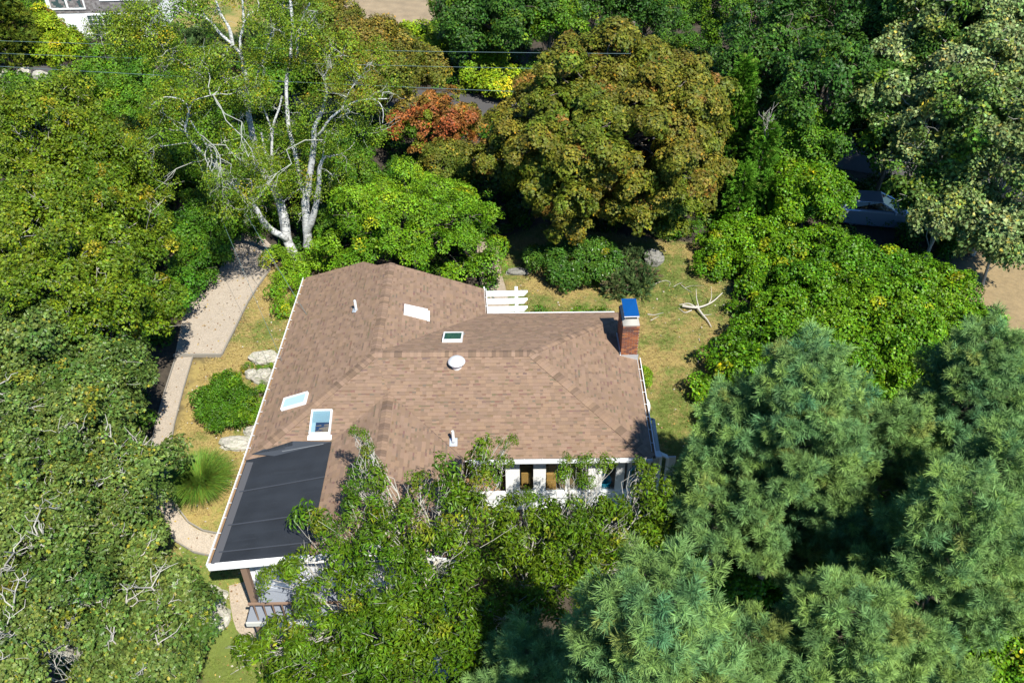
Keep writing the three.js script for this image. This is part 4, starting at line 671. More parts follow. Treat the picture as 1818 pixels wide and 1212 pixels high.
function fillLobe(S, L, r, o) {
  if (L.rad < 0.5) o = { ...o, gap: -1, size: (o.size ?? 1) * Math.max(0.45, L.rad / 0.5) };                          // leaf sprays over one rounded clump of a crown
  const { c, rad, fy = 0.75 } = L, cover = o.cover ?? 2, n = Math.max(3, Math.round(cover * 0.72 * 4 * Math.PI * rad * rad * 0.62 * Math.sqrt(fy) / S.sp.area / (o.size ?? 1) ** 2));
  for (let i = 0; i < n; i++) {
    let y, tries = 0; do { y = r() * 2 - 1; } while (y < -0.25 && r() < 0.72 && ++tries < 4);
    const a = r() * 6.283, h = Math.sqrt(1 - y * y), d = V(Math.cos(a) * h, y, Math.sin(a) * h);
    const k = rad * (0.5 + 0.5 * Math.pow(r(), 0.6)) * (1 + 0.3 * nz(d.x * 1.7 + c.x, d.y * 1.7 + c.y, d.z * 1.7 + c.z));
    const p = V(c.x + d.x * k, c.y + d.y * k * fy, c.z + d.z * k), g = nz(p.x * (o.gf ?? 0.9), p.y * (o.gf ?? 0.9), p.z * (o.gf ?? 0.9));
    if (g < (o.gap ?? -0.32) && r() < 0.85) continue;
    const dir = d.clone().multiplyScalar(0.6).add(V(0, (S.sp.up ?? 0.65), 0)).add(V(r() - 0.5, r() - 0.5, r() - 0.5).multiplyScalar(o.wild ?? 0.8)).normalize();
    S.add(p, dir, (o.size ?? 1) * (0.75 + 0.5 * r()), r, clamp(0.5 + 0.9 * nz(p.x * 0.35, p.y * 0.35 + 4, p.z * 0.35) + (o.mix ?? 0) + 0.2 * d.y, 0, 1));
  }
}
let seedN = 1000;
// a broadleaf: envelope centre (grid pixel and height), radius across R and half-height Ry, built of many clumps on limbs
function tree(name, label, cat, sp, px, py, hc, R, Ry, o = {}, group) {
  const r = rng(++seedN), c = above(px, py, hc), gy = ground(c.x, c.z), t = thing(name, label, cat, V(c.x, gy, c.z), group), S = new Sprays(SP[sp]), lobes = [];
  const n = o.lobes ?? Math.round(10 + R * R * 1.1), lr = o.lr ?? R * 0.34;
  for (let i = 0; i < n; i++) {
    const y = 1 - (i + 0.5) / n * (o.low ?? 1.45), h = Math.sqrt(Math.max(0, 1 - y * y)), a = i * 2.39996 + r() * 0.7, k = (1 - 0.85 * lr / R) * (0.72 + 0.34 * r()) * (1 + 0.55 * nz(Math.cos(a) * h * 1.5 + seedN, y * 1.5, Math.sin(a) * h * 1.5));
    const sq = o.square ? 1 + 0.1 * Math.abs(Math.sin(2 * a)) : 1;
    lobes.push({ c: V(c.x + Math.cos(a) * h * R * k * sq * (o.sx ?? 1), c.y + y * Ry * k, c.z + Math.sin(a) * h * R * k * sq * (o.sz ?? 1)), rad: lr * (0.75 + 0.5 * r()), fy: o.fy ?? 0.7 });
  }
  if (o.extra) for (const [x, y, hh, rad] of o.extra) lobes.push({ c: above(x, y, hh), rad, fy: o.fy ?? 0.75 });
  for (const L of lobes) fillLobe(S, L, r, o);
  const crown = group_(t, 'crown'); S.build(crown);
  woody.dead = o.dead || 0;
  woody(t, V(c.x, gy - 0.1, c.z), c, lobes, r, o.trunk ?? Math.max(0.06, R * 0.05), o.bark ?? SP[sp].bark, o.twigs ?? 3, Ry);
  return t;
}
const group_ = group;
function woody(t, base, c, lobes, r, tr0, bark, twigs, Ry) {
  const paths = [], top = c.clone().add(V(0, Ry * 0.25, 0)), stem = limb(base, top, tr0, tr0 * 0.4, r, 0, 8, 0.04); paths.push(stem);
  for (const L of lobes) {
    const k = clamp(0.3 + 0.5 * r(), 0, 1), i = Math.min(7, Math.floor(k * 8)), a = stem.pts[i].clone(), rb = Math.max(0.012, tr0 * 0.28 * clamp(L.rad, 0.4, 1.3));
    paths.push(limb(a, L.c, rb, rb * 0.35, r, 0.1, 5, 0.12));
    for (let w = 0; w < twigs; w++) { const az = r() * 6.28, y = r() * 1.1 - 0.15, h = Math.sqrt(Math.max(0, 1 - y * y)); paths.push(limb(L.c, L.c.clone().add(V(Math.cos(az) * h, y * L.fy, Math.sin(az) * h).multiplyScalar(L.rad * (0.9 + 0.25 * r()))), rb * 0.4, 0.006, r, 0.05, 3, 0.15)); }
  }
  for (let i = 0; i < (woody.dead || 0); i++) {          // bare lichen-grey limbs that stand out of the leaves
    const az = r() * 6.28, a = stem.pts[5].clone(), l = lobes[Math.floor(r() * lobes.length)], e = l.c.clone().add(V(Math.cos(az) * 0.3, l.rad + 0.3 + 0.6 * r(), Math.sin(az) * 0.3 + 0.25)), m = limb(a, e, 0.07, 0.016, r, 0.05, 8, 0.16); paths.push(m);
    for (let k = 0; k < 6; k++) { const b = m.pts[3 + Math.floor(r() * 5)], s = limb(b, b.clone().add(V((r() - 0.5) * 1.5, 0.15 + r() * 0.5, (r() - 0.5) * 1.5)), 0.026, 0.007, r, 0, 4, 0.2); paths.push(s); for (let j = 0; j < 2; j++) paths.push(limb(s.pts[2], s.pts[2].clone().add(V((r() - 0.5) * 0.7, r() * 0.35, (r() - 0.5) * 0.7)), 0.012, 0.005, r, 0, 3, 0.2)); }
  }
  part(t, 'trunk', tubeGeo(paths, 5), bark);
}
// a shrub of given clumps [px, py, height of centre, radius]
function shrub(name, label, cat, sp, list, o = {}, group) {
  const r = rng(++seedN), L = list.map(([x, y, h, rad, fy]) => ({ c: above(x, y, h), rad, fy: fy ?? o.fy ?? 0.8 })), b = L[0].c, t = thing(name, label, cat, V(b.x, ground(b.x, b.z), b.z), group), S = new Sprays(SP[sp]);
  L.forEach((l) => fillLobe(S, l, r, o));
  S.build(group_(t, 'foliage'));
  const paths = [], tw = o.tw ?? 3;
  for (const l of L) { const g = V(lerp(l.c.x, b.x, 0.35), ground(lerp(l.c.x, b.x, 0.35), lerp(l.c.z, b.z, 0.35)) - 0.05, lerp(l.c.z, b.z, 0.35)); paths.push(limb(g, l.c, o.stem ?? 0.03, 0.015, r, 0, 4, 0.1)); for (let i = 0; i < tw; i++) { const a = r() * 6.28, y = r(), h = Math.sqrt(1 - y * y); paths.push(limb(l.c, l.c.clone().add(V(Math.cos(a) * h, y * l.fy, Math.sin(a) * h).multiplyScalar(l.rad)), 0.012, 0.005, r, 0, 3, 0.15)); } }
  part(t, 'stem', tubeGeo(paths, 5), SP[sp].bark);
  return t;
}
// white pine: whorls of boughs with brushy shoots
function pine(label, px, py, top, R, low, o = {}) {
  const r = rng(++seedN), tip = at(px, py, top), gy = ground(tip.x, tip.z), t = thing('pine_tree', label, 'pine tree', V(tip.x, gy, tip.z), 'white pines in the lower right'), S = new Sprays(SP.pine), paths = [], H = top - gy;
  paths.push(limb(V(tip.x, gy - 0.1, tip.z), tip, 0.17, 0.02, r, 0, 10, 0.01));
  const shoot = (p, d, dim, mix) => S.add(p, d.clone().normalize(), 0.8 + 0.35 * r(), r, mix, dim);
  let y = top - 0.25, w = 0;
  shoot(tip, V(0, 1, 0), 1, 0.5); shoot(tip.clone().add(V(0, -0.15, 0)), V(0.2, 1, 0.1), 1, 0.5);
  while (y > low) {
    const f = (top - y) / (top - low), len0 = R * Math.pow(clamp(f * 1.15 + 0.06, 0, 1), 0.75) * (f > 0.85 ? 0.9 : 1), nb = 5 + Math.floor(r() * 2), a0 = r() * 6.28;
    for (let b = 0; b < nb; b++) {
      const az = a0 + b / nb * 6.283 + (r() - 0.5) * 0.5, len = len0 * (0.72 + 0.4 * r()), rise = lerp(0.75, 0.12, Math.min(1, f * 1.2)), org = V(tip.x, y + (r() - 0.5) * 0.2, tip.z), dir = V(Math.cos(az), 0, Math.sin(az)), pts = [];
      for (let i = 0; i <= 6; i++) { const k = i / 6; pts.push(org.clone().addScaledVector(dir, len * k).add(V(0, len * (rise * k * 0.7 + 0.22 * k * k - 0.05 * Math.sin(k * 3)), 0))); }
      paths.push({ pts, rad: pts.map((_, i) => lerp(0.035 + len * 0.008, 0.007, i / 6)) });
      const side = V(-dir.z, 0, dir.x), steps = Math.max(2, Math.round(len / 0.36));
      for (let i = 1; i <= steps; i++) {
        const k = 0.22 + 0.78 * i / steps, p = new THREE.CatmullRomCurve3(pts).getPoint(k), wide = (1 - Math.pow(Math.abs(k - 0.55) / 0.6, 2)) * len * 0.33 + 0.1;
        for (const sg of [-1, 1]) {
          const bl = wide * (0.7 + 0.5 * r()), bd = dir.clone().multiplyScalar(0.8).addScaledVector(side, sg).add(V(0, 0.35 + 0.35 * r(), 0)).normalize(), e = p.clone().addScaledVector(bd, bl);
          paths.push({ pts: [p, p.clone().lerp(e, 0.5), e], rad: [0.012, 0.009, 0.006] });
          for (let j = 0; j < bl - 0.2; j += 0.5) shoot(p.clone().addScaledVector(bd, Math.max(0.02, bl - 0.62 - j)), bd.clone().add(V((r() - 0.5) * 0.4, 0.3, (r() - 0.5) * 0.4)), 1, 0.45 + 0.5 * nz(p.x, p.y, p.z) + (o.mix ?? 0));
        }
        if (r() < 0.6) shoot(p, dir.clone().multiplyScalar(0.7).add(V(0, 0.9, 0)), 1, 0.5);
      }
      shoot(pts[6], dir.clone().add(V(0, 0.7, 0)), 1.1, 0.7);
    }
    y -= lerp(0.46, 0.8, f) * (0.85 + 0.3 * r()); w++;
  }
  S.build(group(t, 'crown'), 'needle_shoot');
  part(t, 'trunk', tubeGeo(paths, 5), M.pineBark);
  return t;
}
// narrow evergreen column
function column(label, px, py, h, R, sp = 'cedar', name = 'cedar_tree', o = {}) {
  const p0 = onGround(px, py), r = rng(++seedN), t = thing(name, label, 'cedar tree', p0, o.group), S = new Sprays(SP[sp]), paths = [limb(p0.clone().add(V(0, -0.1, 0)), p0.clone().add(V(0, h * 0.95, 0)), 0.1, 0.02, r, 0, 6, 0.01)];
  const n = Math.round(h * R * 9 * (o.cover ?? 1.4));
  for (let i = 0; i < n * 3; i++) { const k = Math.pow(r(), 0.9), w = R * Math.pow(1 - k, 0.55) * (k < 0.1 ? 0.7 + 3 * k : 1), a = r() * 6.283, q2 = w * (0.7 + 0.35 * r()) * (1 + 0.5 * nz(Math.cos(a) * 2 + px, k * h * 1.2, Math.sin(a) * 2)); const p = V(p0.x + Math.cos(a) * q2, p0.y + 0.15 + k * h, p0.z + Math.sin(a) * q2); S.add(p, V(Math.cos(a) * 0.8, 0.8, Math.sin(a) * 0.8).normalize(), (o.size ?? 1) * (0.8 + 0.5 * r()), r, clamp(0.5 + nz(p.x, p.y, p.z), 0, 1)); if (i % 14 === 0) paths.push(limb(V(p0.x, p.y - 0.3, p0.z), p, 0.02, 0.006, r, 0, 3, 0.1)); }
  S.build(group(t, 'crown')); part(t, 'trunk', tubeGeo(paths, 5), M.bark);
  return t;
}
// ------------------------------------------------------------------ oaks of the left-hand wood
const OAKS = 'oaks of the wood on the left';
const oak = (label, sp, px, py, hc, R, Ry, o = {}) => tree('oak_tree', label, 'oak tree', sp, px, py, hc, R, Ry, { cover: 2.0, wild: 1.1, lr: 0.7, lobes: Math.round(R * R * 5.5), fy: 0.8, gap: -0.2, gf: 0.9, twigs: 4, ...o }, OAKS);
oak('broad olive green oak nearest the sandy corner below the grey shingled house', 'oak', 60, 250, 6.20, 3.35, 2.69);
oak('olive green oak behind the gravel drive, second oak in from the sandy corner', 'oak', 190, 300, 4.40, 3.35, 2.69);
oak('olive oak at the frame edge between the farthest oak and the gravel drive', 'oak', 30, 420, 6.00, 3.16, 2.58);
oak('dense olive oak directly left of the far end of the gravel drive', 'oak', 190, 430, 4.80, 2.98, 2.69);
oak('oak with bright fresh green leaves left of the drive middle', 'oak', 110, 520, 6.40, 2.79, 2.46, { mix: 0.2 });
oak('oak whose crown touches the near end of the gravel drive', 'oak', 225, 555, 3.90, 2.33, 2.24, { mix: -0.15 });
oak('dark oak at the frame edge level with the near end of the drive', 'oakGrey', 30, 620, 5.50, 2.51, 2.24);
oak('oak beside the narrow gravel path with shaded side', 'oakGrey', 175, 690, 4.10, 2.05, 2.02);
oak('grey green oak at the frame edge level with the round bush', 'oakGrey', 60, 790, 6.10, 2.51, 2.24, { twigs: 5, dead: 4 });
oak('grey green oak with lichen covered limbs reaching over the gravel path', 'oakGrey', 205, 860, 4.40, 2.14, 2.02, { twigs: 6, dead: 9 });
oak('oak with many bare pale limbs level with the black roof corner', 'oakGrey', 75, 960, 5.50, 2.42, 2.02, { twigs: 7, dead: 12 });
oak('oak in front of the flat rocks, its leaves silvery in the sun', 'oakGrey', 290, 1110, 3.50, 1.86, 1.68, { twigs: 6, dead: 6 });
oak('lichen barked oak in the near corner of the wood', 'oakGrey', 100, 1120, 5.20, 2.23, 1.90, { twigs: 7, dead: 11 });
oak('low oak at the near edge of the wood beside the grass strip', 'oakGrey', 235, 990, 3.40, 1.58, 1.34, { twigs: 6, dead: 7 });
oak('small oak at the near frame edge below the flat rocks', 'oakGrey', 230, 1200, 4.30, 1.86, 1.68, { twigs: 5, dead: 4 });
// ------------------------------------------------------------------ shrubs and trees round the far left
column('dark olive cedar at the far left beside the grey shingled house', 20, 118, 8.4, 2.3, 'darkCedar', 'cedar_tree', { size: 1.5, cover: 1 });
shrub('climbing_shrub', 'yellow green creeper sloping up to the white wall of the grey shingled house', 'shrub', 'yellowGreen', [[75, 45, 1.6, 1.2], [90, 65, 1.4, 1.4], [112, 75, 1.0, 1.2], [130, 82, 0.7, 0.9], [95, 90, 0.9, 1.3], [80, 25, 2.2, 0.8]], { cover: 2.2, size: 1.1 });
shrub('orange_shrub', 'small orange flowered clump along the creeper by the white wall', 'shrub', 'red', [[108, 42, 1.7, 0.35], [128, 62, 1.3, 0.4], [136, 64, 1.2, 0.35], [84, 22, 2.3, 0.3]], { cover: 2, size: 0.8, mix: -0.5 });
shrub('ivy_shrub', 'dark ivy hung mound below the grey shingled house', 'shrub', 'leafy', [[200, 120, 1.6, 2.0], [245, 100, 1.8, 1.6], [160, 140, 1.2, 1.7], [120, 150, 1.0, 1.5], [235, 140, 1.4, 1.8], [270, 115, 1.3, 1.3], [30, 165, 1.0, 1.6], [80, 172, 1.0, 1.6], [130, 180, 1.2, 1.6], [190, 165, 1.4, 1.8]], { cover: 1.8, size: 1.25 });
shrub('thicket_shrub', 'bright green thicket between the ivy mound and the birch', 'shrub', 'leafy', [[280, 190, 1.6, 1.9], [330, 230, 1.6, 1.9], [300, 260, 1.7, 1.9], [350, 290, 1.7, 1.6], [370, 330, 1.5, 1.5], [280, 300, 1.8, 1.6], [230, 190, 1.3, 1.5], [370, 200, 1.5, 1.9], [320, 160, 1.4, 1.6]], { cover: 1.8, size: 1.2, mix: 0.25 });
shrub('hedge_shrub', 'dark green leafy hedge hanging along the oak side of the gravel drive', 'shrub', 'leafy', [[390, 400, 1.6, 1.3], [370, 440, 1.5, 1.3], [345, 475, 1.4, 1.2], [320, 510, 1.5, 1.2], [400, 360, 1.6, 1.2], [350, 400, 2.0, 1.4]], { cover: 2.0, mix: -0.15 });
shrub('conifer_shrub', 'young dark spruce like shrub behind the upper birch limbs', 'shrub', 'juniper', [[330, 95, 1.3, 1.5, 1.2], [370, 75, 1.6, 1.4, 1.2], [450, 90, 1.5, 1.6, 1.2], [400, 120, 1.2, 1.5]], { cover: 1.7, size: 1.7, mix: -0.4 });
tree('shade_tree', 'leafy dark tree standing behind the birch trunks', 'tree', 'leafy', 505, 130, 4.4, 2.9, 2.6, { cover: 2, size: 1.15, mix: -0.1 });
shrub('roadside_shrub', 'green shrub on the road verge seen between the birch trunks', 'shrub', 'leafy', [[430, 250, 1.3, 1.3], [420, 330, 1.5, 1.3], [450, 370, 1.2, 1.1], [440, 405, 0.9, 0.8], [480, 320, 1.3, 1.2], [500, 260, 1.2, 1.2], [575, 400, 1, 1.1], [590, 360, 1.2, 1.2], [630, 300, 1.4, 1.4], [460, 290, 1.2, 1.2], [560, 250, 1.5, 1.6], [600, 280, 1.4, 1.5], [520, 330, 1.0, 1.0], [560, 330, 1.2, 1.2]], { cover: 1.9, mix: -0.2 });
tree('olive_tree', 'olive brown leaved tree between the birch and the red maple', 'tree', 'olive', 665, 125, 5, 3.9, 3.2, { cover: 2.2, lobes: 66, lr: 0.85, fy: 0.6 });
tree('olive_tree', 'olive tree with yellowing leaves beside the upper birch', 'tree', 'olive', 575, 60, 5, 3.0, 2.8, { cover: 2, lobes: 30, lr: 0.8, mix: -0.35 });
tree('red_maple', 'orange and red leaved maple in front of the overhead wires', 'maple tree', 'red', 790, 215, 3.4, 2.1, 1.7, { cover: 2.0, lobes: 34, lr: 0.5, fy: 0.5, gap: -0.24, extra: [[845, 250, 2.4, 0.5], [715, 232, 2.8, 0.55], [745, 262, 2.2, 0.5], [838, 195, 3, 0.5], [770, 180, 4, 0.5], [855, 215, 2.5, 0.4], [700, 205, 3.4, 0.5], [780, 275, 2, 0.5]] });
tree('small_maple', 'golden olive leaved tree just below the red maple', 'maple tree', 'olive', 800, 290, 2.8, 1.7, 1.3, { cover: 2.1, lobes: 20, lr: 0.6, mix: -0.2 });
shrub('lime_shrub', 'lime green shrub left of the overhead wires', 'shrub', 'yellowGreen', [[735, 70, 1.5, 1.5], [765, 80, 1.4, 1.4], [750, 100, 1.1, 1.2]], { cover: 2, size: 1.2 });
shrub('lime_shrub', 'lime yellow shrub hanging below the middle overhead wire', 'shrub', 'yellowGreen', [[868, 100, 1.7, 1.3], [850, 130, 1.2, 1.2], [885, 145, 1.1, 1.2], [868, 150, 0.9, 0.9]], { cover: 2, size: 1.2 });
tree('dark_tree', 'big dark green tree beyond the overhead wires', 'tree', 'darkTree', 880, 30, 4.4, 4.2, 3.2, { cover: 1.8, size: 1.2 });
tree('dark_tree', 'brighter green tree right of the big dark one beyond the wires', 'tree', 'leafy', 975, 35, 4, 2.4, 2.4, { cover: 1.8, size: 1.3, mix: 0.2 });
// ------------------------------------------------------------------ bright tree and bronze maple in the middle
tree('dogwood_tree', 'bright green layered tree between the birch and the house roof', 'tree', 'lime', 728, 390, 3.1, 3.5, 2.1, { cover: 2.1, lobes: 84, lr: 0.62, fy: 0.5, sx: 1.1, gap: -0.3, extra: [[585, 430, 2.4, 0.7], [610, 460, 1.8, 0.6], [880, 440, 2.0, 0.7], [860, 470, 1.6, 0.55], [650, 455, 1.8, 0.6], [820, 480, 1.5, 0.6], [610, 390, 3, 0.6], [560, 440, 1.6, 0.5]] });
shrub('lime_bush', 'small lime green bush at the feet of the birch trunks', 'shrub', 'lime', [[520, 485, 0.7, 0.75], [500, 510, 0.6, 0.6], [535, 465, 0.8, 0.7], [552, 452, 0.8, 0.6], [560, 480, 0.6, 0.5], [540, 505, 0.5, 0.5], [525, 530, 0.4, 0.4], [575, 460, 0.9, 0.6], [480, 450, 0.9, 0.5], [515, 455, 1.2, 0.5], [500, 540, 0.5, 0.5]], { cover: 2.0, size: 0.85, gap: -0.3 });
tree('bronze_maple', 'huge rounded maple turning bronze behind the house', 'maple tree', 'bronze', 1080, 246, 5.3, 6.2, 4.9, { cover: 1.9, lobes: 250, lr: 0.85, fy: 0.5, low: 1.86, gap: -0.38, gf: 0.8, wild: 0.7, trunk: 0.3, twigs: 2 });
shrub('rhododendron', 'glossy dark rhododendron on the lawn under the bronze maple', 'shrub', 'rhodo', [[1030, 450, 1.1, 1.15], [985, 468, 0.9, 1.0], [1050, 480, 0.8, 1.0], [955, 455, 0.8, 0.7], [1080, 470, 1.0, 0.9], [1010, 495, 0.6, 0.7], [1070, 450, 0.9, 0.8], [975, 450, 0.8, 0.6], [1050, 500, 0.5, 0.5]], { cover: 2.1, gap: -0.3 });
shrub('juniper', 'grey green juniper sprawling beside the large boulder', 'shrub', 'juniper', [[1110, 475, 0.6, 0.7], [1140, 470, 0.8, 0.6], [1150, 490, 0.5, 0.45], [1130, 455, 0.9, 0.6], [1095, 500, 0.5, 0.65], [1130, 495, 0.45, 0.6], [1115, 515, 0.3, 0.5], [1140, 510, 0.3, 0.45], [1090, 515, 0.3, 0.4]], { cover: 1.4, gap: -0.2 });
// ------------------------------------------------------------------ cedars and the dark wood on the right
column('bright green cedar with its tip against the bronze maple, farthest of the three', 1292, 325, 7.2, 1.0, 'cedar', 'cedar_tree', { size: 1.25 });
column('green cedar with a bare grey dead spike, middle of the three', 1334, 385, 5.4, 0.95, 'cedar', 'cedar_tree', { size: 1.2 });
column('low green cedar nearest the vine mound', 1348, 412, 3.2, 0.9, 'cedar', 'cedar_tree', { size: 1.1 });
column('yellow green cedar close beside the bronze maple edge', 1306, 408, 3.6, 0.8, 'cedar', 'cedar_tree', { size: 1.1 });
{
  const p = onGround(1331, 387), t = thing('dead_snag', 'bare grey dead treetop standing in the middle cedar', 'dead tree', p), r = rng(404), paths = [];
  for (let i = 0; i < 9; i++) { const a = r() * 6.28, b = p.clone().add(V((r() - 0.5) * 0.3, 4.2 + r() * 0.5, (r() - 0.5) * 0.5)), e = b.clone().add(V(Math.cos(a) * 0.3, 1.4 + r() * 1.2, Math.sin(a) * 0.3)); paths.push(limb(b, e, 0.03, 0.008, r, 0, 5, 0.08)); for (let k = 0; k < 5; k++) { const s = b.clone().lerp(e, 0.3 + 0.6 * r()); paths.push(limb(s, s.clone().add(V((r() - 0.5) * 0.8, 0.2 + 0.3 * r(), (r() - 0.5) * 0.8)), 0.012, 0.005, r, 0, 3, 0.1)); } }
  paths.push(limb(p, p.clone().add(V(0, 5, 0)), 0.08, 0.03, r)); part(t, 'trunk', tubeGeo(paths, 5), M.deadwood);
}
const DK = 'dark trees along the road';
const dark = (label, sp, px, py, hc, R, Ry, o = {}) => tree('roadside_tree', label, 'tree', sp, px, py, hc, R, Ry, { cover: 1.6, size: 1.1, lobes: Math.round(12 + R * R * 2.4), lr: 0.8, gap: -0.2, gf: 0.6, wild: 1.2, mix: -0.2, ...o }, DK);
dark('bright topped tree at the far edge behind the bronze maple', 'leafy', 1345, 20, 6, 4.2, 4.0, { mix: 0.2 });
dark('low dark tree at the far edge above the crown of the bronze maple', 'darkTree', 1150, 10, 3.6, 2.8, 2.6);
dark('dark tree at the far edge between the two big trees beyond the road', 'darkTree', 1055, 5, 3.6, 2.6, 2.4);
dark('dark tree behind the farthest cedar', 'darkTree', 1375, 115, 6, 3.6, 3.4);
dark('dark green tree over the shaded road', 'darkTree', 1465, 160, 6, 3.8, 3.4);
dark('deep green tree at the far edge, left of the pale leaved tree', 'darkTree', 1500, 30, 7, 4.8, 4.2);
dark('mid green tree behind the vine covered tree', 'leafy', 1425, 250, 4, 2.6, 2.2, { mix: -0.1 });
dark('lime lit small tree in the gap beyond the shaded road', 'yellowGreen', 1570, 145, 2.2, 1.4, 1.2, { lobes: 10, lr: 0.6 });
dark('dark tree at the far right edge of the road', 'darkTree', 1640, 50, 7.5, 4.6, 4);
tree('vine_tree', 'small tree smothered in bright vines beside the parked car', 'tree', 'vine', 1435, 345, 2.7, 2.1, 1.9, { cover: 2.3, lobes: 30, lr: 0.75 });
const PP = 'pale leaved trees at the right';
const pale = (label, px, py, hc, R, Ry, o = {}) => tree('poplar_tree', label, 'tree', 'poplar', px, py, hc, R, Ry, { cover: 1.8, lobes: Math.round(10 + R * R * 2.0), lr: 0.95, gap: -0.25, wild: 1.3, twigs: 5, ...o }, PP);
pale('tall pale leaved tree flecked with yellow at the far right', 1710, 80, 7.5, 4.6, 4.2);
pale('pale leaved tree with yellow flecks above the parked car hood', 1670, 225, 5.8, 3.6, 3.0);
pale('pale leaved tree at the right frame edge above the brown lawn', 1800, 250, 6.4, 3.6, 3.4);
dark('dark tree in the gap between the shaded road and the pale leaved trees', 'darkTree', 1585, 235, 4.5, 2.8, 2.6);
pale('low pale leaved tree between the parked car and the vine mound', 1675, 365, 3.4, 2.3, 1.9);
pale('small pale leaved tree standing on the edge of the brown lawn', 1780, 415, 3.0, 1.9, 1.7);
// ------------------------------------------------------------------ vine-covered mound
{
  const r = rng(909), list = [[1290, 435, 1.0, 1.5], [1330, 415, 1.2, 1.6], [1270, 470, 0.7, 1.1], [1380, 440, 1.4, 1.8], [1440, 455, 1.6, 2.0], [1360, 490, 1.1, 1.6], [1500, 480, 1.6, 2.1], [1560, 490, 1.6, 2.0], [1620, 500, 1.5, 1.9], [1680, 520, 1.3, 1.7], [1440, 520, 1.5, 1.9], [1510, 550, 1.7, 2.1], [1590, 560, 1.7, 2.1], [1660, 580, 1.4, 1.9], [1720, 590, 1.2, 1.7], [1770, 640, 1.1, 1.5], [1400, 560, 1.5, 1.6], [1350, 600, 1.2, 1.5], [1300, 640, 1.0, 1.4], [1340, 670, 1.2, 1.7], [1270, 690, 0.7, 0.9], [1420, 640, 1.7, 2.0], [1490, 630, 1.8, 2.0], [1560, 640, 1.9, 2.0], [1620, 660, 1.6, 1.9], [1700, 680, 1.2, 1.7], [1450, 710, 1.6, 1.9], [1540, 720, 1.6, 1.9], [1380, 730, 1.2, 1.8], [1620, 740, 1.2, 1.7], [1290, 740, 0.7, 1.0], [1560, 800, 1.0, 1.7], [1650, 820, 0.9, 1.6], [1590, 600, 2.1, 1.5], [1500, 560, 2.1, 1.3], [1340, 545, 0.7, 0.9]];
  shrub('vine_thicket', 'wide mound of bright green vines between the right lawn and the pines', 'vine thicket', 'vine', list.map(([x, y, h, rad]) => [x, y, h * 0.75, rad, 0.62]), { cover: 2.1, gap: -0.45, gf: 0.6, wild: 1.0, tw: 1 });
  shrub('yellow_shrub', 'yellow leaved shrub in the gap between the lower pines', 'shrub', 'yellowGreen', [[1700, 1100, 1.2, 0.55], [1688, 1075, 1.2, 0.4], [1715, 1115, 0.9, 0.45]], { cover: 1.6, size: 0.7, mix: 0.4 });
  shrub('green_shrub', 'lit green shrub glimpsed between the two large pines', 'shrub', 'vine', [[1780, 1180, 0.8, 1.2], [1740, 1150, 0.7, 1.0], [1810, 1140, 0.8, 1.1], [1800, 1210, 0.8, 1.1], [1720, 1195, 0.8, 1.0], [1590, 850, 0.8, 0.9], [1620, 870, 0.8, 0.8], [1560, 930, 0.8, 0.9], [1440, 1100, 0.8, 1.0], [1350, 1030, 0.9, 1.1], [1380, 1090, 0.8, 1.1], [1300, 1040, 0.8, 1.0], [1250, 960, 0.8, 0.9], [1400, 1000, 0.9, 1.1], [1350, 985, 0.9, 1.0], [1450, 1020, 0.9, 1.1], [1480, 960, 0.9, 1.0], [1420, 950, 0.8, 1.0], [1550, 1000, 0.8, 1.0]], { cover: 1.7 });
}
